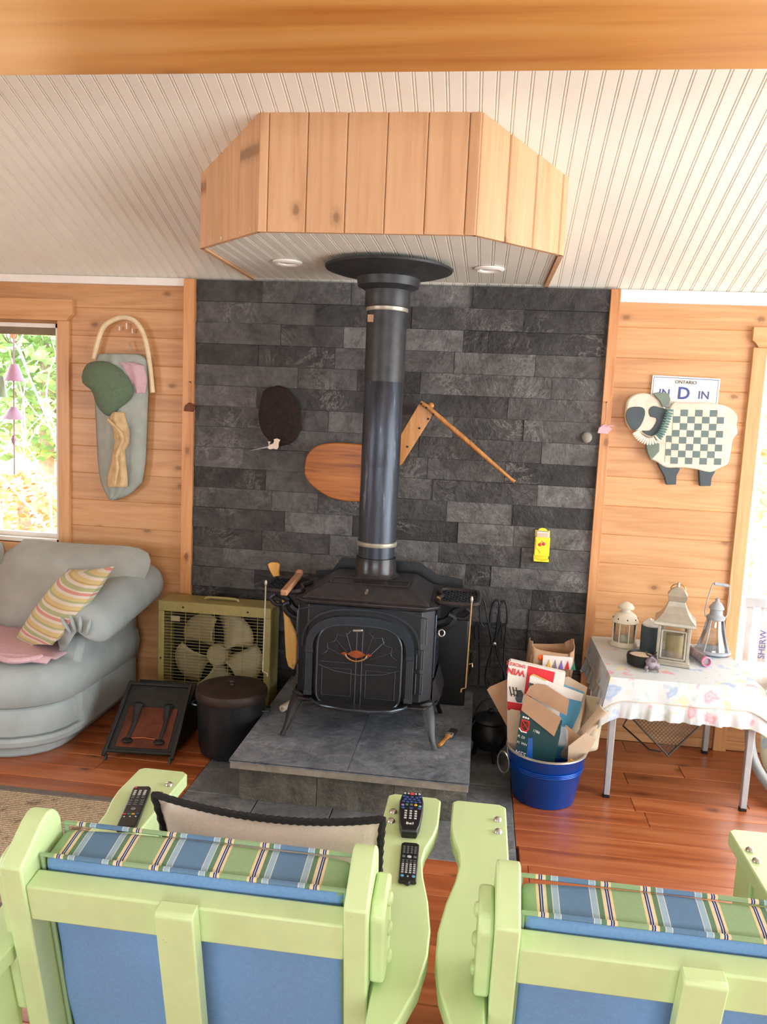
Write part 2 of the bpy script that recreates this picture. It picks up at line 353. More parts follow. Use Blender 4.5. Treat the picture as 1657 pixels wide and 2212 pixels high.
# ---------------------------------------------------------------- mesh helpers
def V3(p): return Vector(p)
class MB:
    def __init__(s): s.v = []; s.f = []
    def add(s, vs, fs):
        o = len(s.v); s.v += [tuple(v) for v in vs]; s.f += [tuple(i+o for i in f) for f in fs]; return s
    def box(s, x0, x1, y0, y1, z0, z1):
        return s.hexa([(x0,y0,z0),(x1,y0,z0),(x1,y1,z0),(x0,y1,z0)], [(x0,y0,z1),(x1,y0,z1),(x1,y1,z1),(x0,y1,z1)])
    def hexa(s, lo, hi):
        return s.add(list(lo)+list(hi), [(3,2,1,0),(4,5,6,7),(0,1,5,4),(1,2,6,5),(2,3,7,6),(3,0,4,7)])
    def bar(s, a, b, w, h, up=(0, 0, 1)):
        a, b = V3(a), V3(b); d = (b-a).normalized(); u = V3(up)
        x = d.cross(u)
        if x.length < 1e-5: x = d.cross(V3((1, 0, 0)))
        x.normalize(); u = x.cross(d)
        q = [x*w/2*i+u*h/2*j for i, j in ((-1,-1),(1,-1),(1,1),(-1,1))]
        return s.hexa([a+k for k in q], [b+k for k in q])
    def loft(s, rings, cap=True, closed=False):
        n = len(rings[0]); vs = [p for r in rings for p in r]; fs = []
        m_ = len(rings)
        for i in range(m_ if closed else m_-1):
            j = (i+1) % m_
            for k in range(n):
                fs.append((i*n+k, i*n+(k+1) % n, j*n+(k+1) % n, j*n+k))
        if cap and not closed:
            fs.append(tuple(range(n-1, -1, -1))); fs.append(tuple((m_-1)*n+k for k in range(n)))
        return s.add(vs, fs)
    def tube(s, pts, r, n=8, closed=False, flat=1.0):
        pts = [V3(p) for p in pts]; rings = []; prev = None; L = len(pts)
        for i, p in enumerate(pts):
            if closed: d = pts[(i+1) % L]-pts[i-1]
            else: d = pts[min(i+1, L-1)]-pts[max(i-1, 0)]
            d.normalize()
            if prev is None:
                a = V3((0, 0, 1)) if abs(d.z) < .9 else V3((1, 0, 0))
                x = d.cross(a).normalized()
            else:
                x = (prev-d*prev.dot(d)).normalized()
            prev = x; y = d.cross(x)
            rr = r[i] if isinstance(r, (list, tuple)) else r
            rings.append([p+x*math.cos(2*PI*k/n)*rr+y*math.sin(2*PI*k/n)*rr*flat for k in range(n)])
        return s.loft(rings, True, closed)
    def lathe(s, prof, c=(0, 0, 0), n=24, M4=None, sx=1, sy=1, closed=False, cap=True):
        c = V3(c); rings = []
        for r, z in prof:
            ring = [V3((math.cos(2*PI*k/n)*r*sx, math.sin(2*PI*k/n)*r*sy, z)) for k in range(n)]
            rings.append([c+((M4 @ p) if M4 else p) for p in ring])
        return s.loft(rings, cap, closed)
    def prism(s, poly, w0, w1, fr=lambda u, v, w: (u, v, w)):
        n = len(poly)
        vs = [fr(u, v, w0) for u, v in poly]+[fr(u, v, w1) for u, v in poly]
        fs = [tuple(range(n-1, -1, -1)), tuple(range(n, 2*n))]+[(i, (i+1) % n, n+(i+1) % n, n+i) for i in range(n)]
        return s.add(vs, fs)
    def slab(s, pts, thick):
        pts = [V3(p) for p in pts]; t = V3(thick); n = len(pts)
        return s.add(pts+[p+t for p in pts], [tuple(range(n-1, -1, -1)), tuple(range(n, 2*n))]+[(i, (i+1) % n, n+(i+1) % n, n+i) for i in range(n)])
    def grid(s, fn, nu, nv, closeu=False):
        vs = [fn(i/nu if closeu else i/(nu-1), j/(nv-1)) for i in range(nu) for j in range(nv)]; fs = []
        for i in range(nu if closeu else nu-1):
            a = (i+1) % nu
            for j in range(nv-1): fs.append((i*nv+j, a*nv+j, a*nv+j+1, i*nv+j+1))
        return s.add(vs, fs)
    def ball(s, c, rx, ry=None, rz=None, n=12, k=8):
        ry = rx if ry is None else ry; rz = rx if rz is None else rz; c = V3(c)
        return s.loft([[c+V3((rx*math.sin(PI*(j+.02)/(k+.04))*math.cos(2*PI*i/n), ry*math.sin(PI*(j+.02)/(k+.04))*math.sin(2*PI*i/n), rz*math.cos(PI*(j+.02)/(k+.04)))) for i in range(n)] for j in range(k+1)])
    def build(s, name, mat, parent=None, smooth=False, bevel=0.0, sub=0, seg=2, solid=0.0, ang=38, origin=None):
        me = bpy.data.meshes.new(name)
        if parent is not None and parent.get('_o') is not None:
            o_ = V3(parent['_o']); vs = [tuple(V3(v)-o_) for v in s.v]
        elif origin is not None:
            vs = [tuple(V3(v)-V3(origin)) for v in s.v]
        else: vs = s.v
        me.from_pydata(vs, [], s.f)
        bm = bmesh.new(); bm.from_mesh(me); bmesh.ops.recalc_face_normals(bm, faces=bm.faces); bm.to_mesh(me); bm.free()
        me.materials.append(M[mat] if isinstance(mat, str) else mat)
        if smooth or sub:
            me.polygons.foreach_set('use_smooth', [True]*len(me.polygons))
            if not sub: me.set_sharp_from_angle(angle=math.radians(ang))
        ob = bpy.data.objects.new(name, me); COL.objects.link(ob)
        if origin is not None and parent is None: ob.location = origin
        if parent is not None:
            ob.parent = parent
            if parent.get('_o') is not None: ob['_o'] = list(parent['_o'])
        if solid:
            q = ob.modifiers.new('thickness', 'SOLIDIFY'); q.thickness = solid; q.offset = 0
        if sub:
            q = ob.modifiers.new('subdivision', 'SUBSURF'); q.levels = sub; q.render_levels = sub
        if bevel:
            q = ob.modifiers.new('bevel', 'BEVEL'); q.width = bevel; q.segments = seg; q.limit_method = 'ANGLE'
            q.angle_limit = math.radians(40)
            if not smooth and seg > 1:
                me.polygons.foreach_set('use_smooth', [True]*len(me.polygons)); me.set_sharp_from_angle(angle=math.radians(30))
        return ob

def tag(o, label, cat, group=None, kind=None):
    o['label'] = label; o['category'] = cat
    if group: o['group'] = group
    if kind: o['kind'] = kind
    return o
def struct(o, label, cat):
    return tag(o, label, cat, None, 'structure')
def thing(name, label, cat, loc=(0, 0, 0), group=None, kind=None):
    o = bpy.data.objects.new(name, None); COL.objects.link(o); o.location = loc; o.empty_display_size = .05
    o['_o'] = list(loc)
    return tag(o, label, cat, group, kind)
def copy_tree(o, parent=None):
    c = o.copy(); COL.objects.link(c); c.parent = parent
    for ch in list(o.children): copy_tree(ch, c)
    return c
def text(name, body, org, xd, yd, size, mat, parent, align='LEFT', ext=.0006, bold=0.0):
    cu = bpy.data.curves.new(name, 'FONT'); cu.body = body; cu.size = size; cu.extrude = ext; cu.align_x = align
    cu.offset = bold; cu.resolution_u = 3
    tmp = bpy.data.objects.new(name, cu); COL.objects.link(tmp)
    dg = bpy.context.evaluated_depsgraph_get(); dg.update()
    me = bpy.data.meshes.new_from_object(tmp.evaluated_get(dg))
    bpy.data.objects.remove(tmp); bpy.data.curves.remove(cu)
    me.materials.clear(); me.materials.append(M[mat])
    xd = V3(xd).normalized(); zd = xd.cross(V3(yd)).normalized(); yd = zd.cross(xd)
    mt = Matrix((xd, yd, zd)).transposed().to_4x4(); mt.translation = V3(org)
    if parent is not None and parent.get('_o') is not None: mt.translation -= V3(parent['_o'])
    me.transform(mt)
    ob = bpy.data.objects.new(name, me); COL.objects.link(ob); ob.parent = parent
    return ob
def arc(cx, cy, r, a0, a1, n, ry=None):
    ry = r if ry is None else ry
    return [(cx+r*math.cos(math.radians(a0+(a1-a0)*i/(n-1))), cy+ry*math.sin(math.radians(a0+(a1-a0)*i/(n-1)))) for i in range(n)]
def spline(pts, n=6, closed=False):
    P = [V3(p) if len(p) == 3 else V3((*p, 0)) for p in pts]; out = []; L = len(P)
    for i in range(L if closed else L-1):
        p0 = P[i-1] if (closed or i > 0) else P[i]; p1 = P[i]; p2 = P[(i+1) % L]
        p3 = P[(i+2) % L] if (closed or i+2 < L) else p2
        for k in range(n):
            t = k/n
            out.append(.5*((2*p1)+(p2-p0)*t+(2*p0-5*p1+4*p2-p3)*t*t+(3*p1-p0-3*p2+p3)*t**3))
    if not closed: out.append(P[-1])
    return out

# ================================================================ THE ROOM
def ceil_z(y):
    return ZC-SLOPE*y if y > RIDGE else ZC-SLOPE*(YB-y)
# floor with single planks
def plankbox(x0, x1, y0, y1, z0, z1, ch=.0022):
    b = MB(); lo = [(x0,y0,z0),(x1,y0,z0),(x1,y1,z0),(x0,y1,z0)]
    mid = [(x0,y0,z1-ch),(x1,y0,z1-ch),(x1,y1,z1-ch),(x0,y1,z1-ch)]
    hi = [(x0+ch,y0+ch,z1),(x1-ch,y0+ch,z1),(x1-ch,y1-ch,z1),(x0+ch,y1-ch,z1)]
    return b.loft([lo, mid, hi])
fl = MB().box(XL-.2, XR+.2, YB-.2, .2, -.12, -.012).build('floor', 'subfloor')
struct(fl, 'glossy orange brown wood plank floor of the cottage room', 'floor')
SLX0, SLX1, SLY = -1.088, .206, -1.215       # slate apron on the floor round the hearth
PW = .118
row = 0; y = 0.0
while y > -3.0:
    y1 = y-PW
    x = XL-random.uniform(0, .9)
    while x < XR:
        x1 = x+random.choice((1.05, 1.2, .9, 1.35))
        spans = [(max(x, XL), min(x1, XR))]
        if (y+y1)/2 > SLY:
            spans = [(max(x, XL), min(x1, SLX0)), (max(x, SLX1), min(x1, XR))]
        for a, b_ in spans:
            if b_-a > .02:
                yy1 = y1
                plankbox(a+.0006, b_-.0006, yy1+.0006, y-.0006, -.012, 0).build('plank', 'floor', fl)
        x = x1
    y = y1
rest = MB()
yy = y
while yy > YB:
    for k in range(6): rest.v and None; rest.box(XL+k*1.084, XL+(k+1)*1.084-.002, yy-PW, yy-.002, -.012, 0)
    yy -= PW
ro = rest.build('plank_field', 'floor', fl); ro['kind'] = 'stuff'
# slate tiles set in the floor round the hearth
tx = [SLX0, -.79, -.49, -.19, .01, SLX1]; ty = [SLY, -.93, -.62, -.31, 0]
for i in range(len(tx)-1):
    for j in range(len(ty)-1):
        plankbox(tx[i]+.002, tx[i+1]-.002, ty[j]+.002, ty[j+1]-.002, -.012, .002, .002).build('slate_tile', 'slate_floor', fl)

# back wall: sheathing in pieces round two windows, planks and stone as pieces
W1 = (-3.3, -2.143, .78, 1.90)     # left window opening
W2 = (1.238, 2.6, .38, 1.90)       # right window opening
bw = MB()
bw.box(XL, W1[0], .02, .14, 0, ZC); bw.box(W1[0], W1[1], .02, .14, 0, W1[2]); bw.box(W1[0], W1[1], .02, .14, W1[3], ZC)
bw.box(W1[1], W2[0], .02, .14, 0, ZC)
bw.box(W2[0], W2[1], .02, .14, 0, W2[2]); bw.box(W2[0], W2[1], .02, .14, W2[3], ZC); bw.box(W2[1], XR, .02, .14, 0, ZC)
wb = bw.build('wall_back', 'wallbase'); struct(wb, 'pine and slate clad back wall behind the wood stove', 'wall')
def wallplank(x0, x1, z0, z1):
    b = MB(); ch = .003
    lo = [(x0,.02,z0),(x1,.02,z0),(x1,.02,z1),(x0,.02,z1)]
    mid = [(x0,ch,z0),(x1,ch,z0),(x1,ch,z1),(x0,ch,z1)]
    hi = [(x0,0,z0+ch),(x1,0,z0+ch),(x1,0,z1-ch),(x0,0,z1-ch)]
    b.loft([lo, mid, hi]); return b.build('plank', 'pine', wb)
def plank_rows(x0, x1, win, zoff):
    z = zoff-.1375
    while z < ZC:
        a, b_ = max(z, 0), min(z+.1375, ZC)
        if b_-a > .01:
            segs = [(x0, x1)]
            if win and b_ > win[2]+.01 and a < win[3]-.01:
                segs = [(x0, win[0]), (win[1], x1)]
            for p, q in segs:
                if q-p < .05: continue
                if a >= (win[3] if win else 9)-.14 or True:
                    wallplank(p, q, a, b_)
        z += .1375
plank_rows(XL, -1.477, W1, .06)
plank_rows(.578, XR, W2, .045)

# stone veneer: courses read from the photograph
px_rows = [[572, 761, 1022], [684, 892, 1132], [610, 745, 1002, 1056], [561, 726, 983, 1157], [647, 776, 910, 1192],
           [558, 840, 1098], [478, 712, 981, 1132], [610, 907, 1171], [530, 700, 926, 1092], [577, 740, 937, 1162],
           [590, 690, 967, 1109], [618, 764, 991, 1111], [569, 716, 950, 1127], [485, 675, 1007, 1062]]
SX0, SX1 = -1.42, .535
RH = .1005
ztop = ZC; ri = 0
while ztop > .005:
    z1, z0 = ztop, max(ztop-RH, 0)
    if ri < len(px_rows):
        js = []
        for p in px_rows[ri]:
            js.append(Yp(p, 625+ri*44.6+(p-830)*.04, 0).x)
    else:
        js = []; x = SX0+random.uniform(.2, .5)
        while x < SX1-.15: js.append(x); x += random.uniform(.28, .6)
    xs = [SX0]+js+[SX1]
    for i in range(len(xs)-1):
        a, b_ = xs[i]+.0008, xs[i+1]-.0008
        pr = -.022-random.choice((0, .003, .006, .011))
        nx, nz = 4, 2
        mb = MB(); vs = []; fs = []
        for iz in range(nz+1):
            for ix in range(nx+1):
                dy = 0 if ix in (0, nx) or iz in (0, nz) else random.uniform(-.004, .003)
                vs.append((a+(b_-a)*ix/nx, pr+dy+random.uniform(-.0012, .0012), z0+.0006+(z1-z0-.0012)*iz/nz))
        for iz in range(nz):
            for ix in range(nx): k = iz*(nx+1)+ix; fs.append((k, k+1, k+nx+2, k+nx+1))
        per = [ix for ix in range(nx+1)]+[(nx+1)*iz+nx for iz in range(1, nz+1)]+[(nx+1)*nz+ix for ix in range(nx-1, -1, -1)]+[(nx+1)*iz for iz in range(nz-1, 0, -1)]
        n0 = len(vs)
        for k in per: vs.append((vs[k][0], .02, vs[k][2]))
        for k in range(len(per)):
            fs.append((per[k], n0+k, n0+(k+1) % len(per), per[(k+1) % len(per)]))
        mb.add(vs, fs); mb.build('stone_tile', 'slate', wb)
    ztop -= RH; ri += 1
# trims either side of the stone, white strips under the ceiling
t1 = MB().box(-1.477, -1.42, -.045, .02, 0, ZC).build('trim_1', 'pine_trim', bevel=.002); struct(t1, 'upright pine trim board left of the slate wall', 'trim')
t2 = MB().box(.535, .578, -.045, .02, 0, ZC).build('trim_2', 'pine_trim', bevel=.002); struct(t2, 'upright pine trim board right of the slate wall', 'trim')
t3 = MB().box(XL, -1.479, -.022, 0, 2.098, 2.135).build('trim_3', 'white', bevel=.002); struct(t3, 'white ceiling strip above the left pine wall', 'trim')
t4 = MB().box(.58, XR, -.022, 0, 2.078, 2.135).build('trim_4', 'white', bevel=.002); struct(t4, 'white ceiling strip above the right pine wall', 'trim')

# windows
def window(n, op, lab, mull):
    x0, x1, z0, z1 = op
    w = thing('window_%d' % n, lab, 'window', (x0, 0, z0), kind='structure')
    fr = MB()
    for (a, b_, c, d) in ((x0, x0+.02, z0, z1), (x1-.02, x1, z0, z1), (x0, x1, z0, z0+.02), (x0, x1, z1-.02, z1)):
        fr.box(a, b_, 0.0, .13, c, d)
    fr.build('frame', 'white', w)
    MB().box(x0+.02, x1-.02, .066, .07, z0+.02, z1-.02).build('pane', 'glass', w)
    s = .022
    sa = MB()
    for (a, b_, c, d) in ((x0+.02, x0+.02+s, z0+.02, z1-.02), (x1-.02-s, x1-.02, z0+.02, z1-.02), (x0+.02, x1-.02, z0+.02, z0+.02+s), (x0+.02, x1-.02, z1-.02-s, z1-.02)):
        sa.box(a, b_, .05, .09, c, d)
    sa.build('sash', 'white', w, bevel=.002)
    return w
w1 = window(1, W1, 'left window with pine casing behind the grey sofa', False)
w2 = window(2, W2, 'right window with pine casing behind the floral table', False)
def head(x0, x1, z0, z1, par):
    # shaped header with cut lower corners
    c = .03
    poly = [(x0, z1), (x1, z1), (x1, z0+.03), (x1-.012, z0+.022), (x1-c, z0), (x0+c, z0), (x0+.012, z0+.022), (x0, z0+.03)]
    MB().prism(poly, 0, -.028, lambda u, v, w: (u, w, v)).build('header', 'pine_head', par, bevel=.0015)
head(W1[0]-.085, -2.06, 1.915, 2.018, w1)
MB().box(W1[1], -2.082, -.02, 0, .70, 1.915).build('casing', 'pine_z', w1, bevel=.002)
MB().box(W1[0]-.062, W1[0], -.02, 0, .70, 1.915).build('casing', 'pine_z', w1, bevel=.002)
MB().box(W1[0]-.09, W1[1]+.09, -.03, .02, .70, .775).build('sill', 'pine_head', w1, bevel=.002)
MB().box(W1[0]+.02, W1[1]-.004, .015, .048, 1.845, 1.90).build('blind', 'blind', w1, bevel=.006)
head(1.168, W2[1]+.085, 1.895, 1.985, w2)
MB().box(1.178, W2[0], -.02, 0, .0, 1.895).build('casing', 'pine_z', w2, bevel=.002)
MB().box(W2[1], W2[1]+.062, -.02, 0, .0, 1.895).build('casing', 'pine_z', w2, bevel=.002)
MB().box(W2[0], W2[1], -.022, .02, .30, .385).build('sill', 'white', w2, bevel=.002)

# side and rear walls with the windows that light the room
def gable(name, x, side, holes, lab):
    mb = MB(); ys = sorted({YB, 0.0, RIDGE, *[h[0] for h in holes], *[h[1] for h in holes]})
    a, b_ = (x, x+.1*side)
    for y0, y1 in zip(ys[:-1], ys[1:]):
        zt0, zt1 = ceil_z(y0)+.05, ceil_z(y1)+.05
        cuts = [h for h in holes if h[0] <= y0 and h[1] >= y1]
        segs = [(0, None)] if not cuts else [(0, cuts[0][2]), (cuts[0][3], None)]
        for z0, z1 in segs:
            hi0, hi1 = (zt0, zt1) if z1 is None else (z1, z1)
            mb.hexa([(a, y0, z0), (b_, y0, z0), (b_, y1, z0), (a, y1, z0)], [(a, y0, hi0), (b_, y0, hi0), (b_, y1, hi1), (a, y1, hi1)])
    o = mb.build(name, 'pine'); struct(o, lab, 'wall')
gable('wall_right', XR, 1, [(-3.6, -.6, .15, 2.15)], 'pine side wall with a wide patio opening on the right')
gable('wall_left', XL, -1, [(-4.2, -2.6, .8, 1.9)], 'pine side wall with one window on the left')
rw = MB(); H0 = (-1.3, 1.7, .8, 1.9)
rw.box(XL, H0[0], YB-.1, YB, 0, ZC); rw.box(H0[1], XR, YB-.1, YB, 0, ZC); rw.box(H0[0], H0[1], YB-.1, YB, 0, H0[2]); rw.box(H0[0], H0[1], YB-.1, YB, H0[3], ZC)
struct(rw.build('wall_front', 'pine'), 'pine wall behind the viewer with a wide window', 'wall')

# sloping beadboard ceiling: one slat per bead
cs = MB()
cs.hexa([(XL-.1, 0.15, ceil_z(.15)+.012), (XR+.1, .15, ceil_z(.15)+.012), (XR+.1, RIDGE, ceil_z(RIDGE)+.012), (XL-.1, RIDGE, ceil_z(RIDGE)+.012)],
        [(XL-.1, .15, ceil_z(.15)+.1), (XR+.1, .15, ceil_z(.15)+.1), (XR+.1, RIDGE, ceil_z(RIDGE)+.1), (XL-.1, RIDGE, ceil_z(RIDGE)+.1)])
cs.hexa([(XL-.1, YB-.1, ceil_z(YB)), (XR+.1, YB-.1, ceil_z(YB)), (XR+.1, RIDGE, ceil_z(RIDGE)+.012), (XL-.1, RIDGE, ceil_z(RIDGE)+.012)],
        [(XL-.1, YB-.1, ceil_z(YB)+.1), (XR+.1, YB-.1, ceil_z(YB)+.1), (XR+.1, RIDGE, ceil_z(RIDGE)+.1), (XL-.1, RIDGE, ceil_z(RIDGE)+.1)])
ce = cs.build('ceiling', 'ceil'); struct(ce, 'sloping cream beadboard ceiling rising towards the beam', 'ceiling')
BP = .0532
def bead_profile(b=BP, t=.011):
    # flat board, groove, half-round bead, groove (u across, v down from the board back)
    return [(0, 0), (0, t-.004), (.0025, t), (.0045, t), (.0065, t), (.009, t-.004), (.0115, t), (b-.003, t), (b, t-.004), (b, 0)]
def bead_mesh(y0, y1, zf0, zf1):
    pr = bead_profile(); mb = MB()
    mb.loft([[(u, y0, zf0-v) for u, v in pr], [(u, y1, zf1-v) for u, v in pr]])
    return mb
first = None; nslat = int((1.75+2.95)/BP)
for i in range(nslat):
    x = -2.95+i*BP
    if first is None:
        first = bead_mesh(0.02, RIDGE, ceil_z(.02)+.012, ceil_z(RIDGE)+.012).build('bead_board', 'ceil', ce); o = first
    else:
        o = first.copy(); COL.objects.link(o); o.parent = ce
    o.location.x = x
for a, n_ in ((XL, 12), (-2.95+nslat*BP, 22)):
    mb = MB()
    for k in range(n_):
        pr = bead_profile(); x = a+k*BP
        mb.loft([[(x+u, .02, ceil_z(.02)+.012-v) for u, v in pr], [(x+u, RIDGE, ceil_z(RIDGE)+.012-v) for u, v in pr]])
    q = mb.build('bead_field', 'ceil', ce); q['kind'] = 'stuff'

# big pine tie beam across the room
bm_ = MB().box(XL, XR, -2.14, -1.72, 2.36, 2.66).build('ceiling_beam', 'beam', bevel=.012, seg=3)
struct(bm_, 'heavy honey coloured pine beam crossing the top of the view', 'beam')

# canted pine soffit box above the stove
HX = -.445; HF = .38; HO = .70; HY0, HY1 = -1.02, -.72; HZ = 2.135
hd = thing('pine_soffit', 'canted pine-clad box hung under the ceiling above the stove pipe', 'soffit', (HX, -.5, HZ))
corner = [(HX-HO, .0), (HX-HO, HY1), (HX-HF, HY0), (HX+HF, HY0), (HX+HO, HY1), (HX+HO, .0)]
def hood_boards(p, q, widths):
    p, q = V3((*p, 0)), V3((*q, 0)); L = (q-p).length; d = (q-p).normalized(); nrm = V3((d.y, -d.x, 0))
    x = 0
    for w in widths:
        e = min(x+w, L)
        if e-x < .004: break
        a, b_ = p+d*(x+.0008), p+d*(e-.0008); ch = .004
        mb = MB(); rings = []
        for off, ins in ((.018, 0), (.004, 0), (0, ch)):
            aa, bb = a+d*ins-nrm*off, b_-d*ins-nrm*off
            rings.append([(aa.x, aa.y, HZ), (bb.x, bb.y, HZ), (bb.x, bb.y, ceil_z(bb.y)+.01), (aa.x, aa.y, ceil_z(aa.y)+.01)])
        mb.loft(rings); mb.build('board', 'hood', hd); x = e
hood_boards(corner[0], corner[1], [.137]*9)
hood_boards(corner[1], corner[2], [.045, .13, .13, .137, .3])
hood_boards(corner[2], corner[3], [.035, .137, .137, .137, .137, .137, .2])
hood_boards(corner[3], corner[4], [.137, .137, .137, .3])
hood_boards(corner[4], corner[5], [.137]*9)
# its beadboard underside
x = HX-HO+.02
while x < HX+HO-.02:
    xm = abs(x+BP/2-HX)
    y0 = HY0+.018 if xm < HF else HY0+(xm-HF)/(HO-HF)*(HY1-HY0)+.02
    pr = bead_profile(min(BP, HX+HO-.02-x) if HX+HO-.02-x > .015 else .016)
    MB().loft([[(x+u, y0+.004, HZ+.019-v) for u, v in pr], [(x+u, -.02, HZ+.019-v) for u, v in pr]]).build('bead_board', 'ceil', hd)
    x += BP
# downlights
dl = thing('downlight', 'white recessed downlight left of the stove pipe', 'downlight', (-.86, -.45, HZ-.002), 'downlights under the soffit')
MB().lathe([(.062, 0), (.062, -.006), (.05, -.011), (.04, -.008), (.038, 0)], (-.86, -.45, HZ+.007)).build('trim_ring', 'white', dl, smooth=True)
MB().lathe([(.038, .0), (.037, -.003), (.02, -.006), (.001, -.007)], (-.86, -.45, HZ+.007)).build('lens', 'white', dl, smooth=True)
d2 = copy_tree(dl); d2.location = (-.015, -.40, HZ-.002); d2['label'] = 'white recessed downlight right of the stove pipe'

# ================================================================ HEARTH
SZ = .19
he = thing('stone_hearth', 'raised slate hearth platform carrying the black stove', 'hearth', (-.43, -.5, .002))
MB().box(-.845, .0, -.935, -.028, .002, SZ-.036).build('core', 'mortar', he)
bx = [-.865, -.555, -.255, .02]
for i in range(3):
    mb = MB(); a, b_ = bx[i]+.001, bx[i+1]-.001; nx, nz = 6, 4
    mb.grid(lambda u, v: (a+(b_-a)*u, -.948+(0 if u in (0, 1) or v in (0, 1) else random.uniform(-.006, .005)), .003+(SZ-.041)*v), nx, nz)
    mb.box(a, b_, -.946, -.936, .003, SZ-.038); mb.build('cleft_stone', 'cleft', he)
yy0 = [-.93, -.63, -.33, -.03]
for i in range(3):
    MB().box(.0, .02, yy0[i]+.001, yy0[i+1]-.001, .003, SZ-.038).build('cleft_stone', 'cleft', he, bevel=.002)
    MB().box(-.865, -.846, yy0[i]+.001, yy0[i+1]-.001, .003, SZ-.038).build('cleft_stone', 'cleft', he, bevel=.002)
sx = [-.888, -.43, .028]; sy = [-1.014, -.62, -.03]
MB().box(-.884, .024, -1.010, -.034, SZ-.036, SZ-.006).build('slab_edge', 'slab_edge', he, bevel=.002)
for i in range(2):
    for j in range(2):
        mb = MB(); a, b_, c, d = sx[i]+.0008, sx[i+1]-.0008, sy[j]+.0008, sy[j+1]-.0008
        nx = 12; ny = 9
        mb.grid(lambda u, v: (a+(b_-a)*u, c+(d-c)*v, SZ+(0 if u in (0, 1) or v in (0, 1) else random.uniform(-.0022, .0006))), nx, ny)
        mb.box(a, b_, c, d, SZ-.0075, SZ-.004)
        mb.build('slate_slab', 'slab', he, smooth=True)

# ================================================================ WOOD STOVE
SXC = -.432
st = thing('wood_stove', 'black cast iron wood stove with arched doors and warming shelves', 'stove', (SXC, -.5, SZ))
def X(u): return SXC+u
FY = -.70
# firebox with bevelled corners
def oct_(hx, y0, y1, c, z): return [(X(-hx+c), y0, z), (X(hx-c), y0, z), (X(hx), y0+c, z), (X(hx), y1, z), (X(-hx), y1, z), (X(-hx), y0+c, z)]
MB().loft([oct_(.283, FY, -.30, .05, .36), oct_(.283, FY, -.30, .05, .745)]).build('firebox', 'iron', st, bevel=.004)
# top plate, hipped griddle
MB().loft([oct_(.287, FY-.008, -.285, .05, .742), oct_(.298, FY-.022, -.275, .05, .752), oct_(.300, FY-.024, -.272, .05, .762), oct_(.285, FY-.01, -.28, .05, .77)]).build('top_plate', 'iron_top', st, bevel=.002)
gr = MB()
def rect(hx, y0, y1, z): return [(X(-hx), y0, z), (X(hx), y0, z), (X(hx), y1, z), (X(-hx), y1, z)]
gr.loft([rect(.262, -.708, -.31, .766), rect(.258, -.704, -.315, .774), rect(.180, -.648, -.335, .820), rect(.175, -.643, -.34, .823)])
g_ = gr.build('griddle', 'iron_top', st, bevel=.003)
ov = [(X(-.158), -.61), (X(-.14), -.63), (X(.14), -.63), (X(.158), -.61), (X(.158), -.55), (X(.13), -.525), (X(-.13), -.525), (X(-.158), -.55)]
MB().tube([V3((p.x, p.y, .8235)) for p in spline(ov, 4, True)], .0035, 6, True).build('griddle_molding', 'iron_top', g_, smooth=True)
MB().tube([(X(.0), -.668, .808), (X(.0), -.692, .80)], .006, 8).build('griddle_lift', 'steel', g_, smooth=True)
MB().lathe([(.108, .820), (.104, .825), (.095, .832), (.09, .84), (.0885, .904)], (SXC, -.42, 0), 32).build('flue_collar', 'iron_top', st, smooth=True)
# back heat shield rising behind the shelves
hs = [(X(-.3), .755), (X(-.3), .79), (X(-.22), .80), (X(-.18), .86), (X(.18), .86), (X(.26), .81), (X(.38), .795), (X(.385), .755)]
MB().prism(hs, -.262, -.255, lambda u, v, w: (u, w, v)).build('rear_shield', 'iron', st)
# front moldings: arch, door, columns
def ring_band(outer, inner, y0, y1, name, mat, par, **k):
    mb = MB(); n = len(outer)
    for i in range(n-1):
        a, b_, c, d = outer[i], outer[i+1], inner[i+1], inner[i]
        mb.hexa([(a[0], y1, a[1]), (b_[0], y1, b_[1]), (c[0], y1, c[1]), (d[0], y1, d[1])], [(a[0], y0, a[1]), (b_[0], y0, b_[1]), (c[0], y0, c[1]), (d[0], y0, d[1])])
    return mb.build(name, mat, par, **k)
ZA = .565; DX = -.012
def ell(rx, rz, n=22, z0=ZA, a0=180, a1=0): return [(X(DX)+rx*(abs(math.cos(math.radians(a)))**.75)*(1 if math.cos(math.radians(a)) >= 0 else -1), z0+rz*math.sin(math.radians(a))**.8 if a not in (0, 180) else z0) for a in [a0+(a1-a0)*i/(n-1) for i in range(n)]]
ar = ring_band(ell(.222, .145), ell(.192, .112), FY-.035, FY, 'arch_trim', 'iron_gloss', st)
hat = MB(); e1, e2 = ell(.218, .141, 46), ell(.196, .116, 46)
for i in range(45):
    hat.bar((e1[i][0], FY-.0355, e1[i][1]), (e2[i+1][0], FY-.0355, e2[i+1][1]), .0018, .0018)
    hat.bar((e1[i+1][0], FY-.0355, e1[i+1][1]), (e2[i][0], FY-.0355, e2[i][1]), .0018, .0018)
hat.build('crosshatch', 'iron_gloss', ar)
ring_band(ell(.245, .172), ell(.238, .165), FY-.01, FY, 'arch_bead', 'iron_gloss', st)
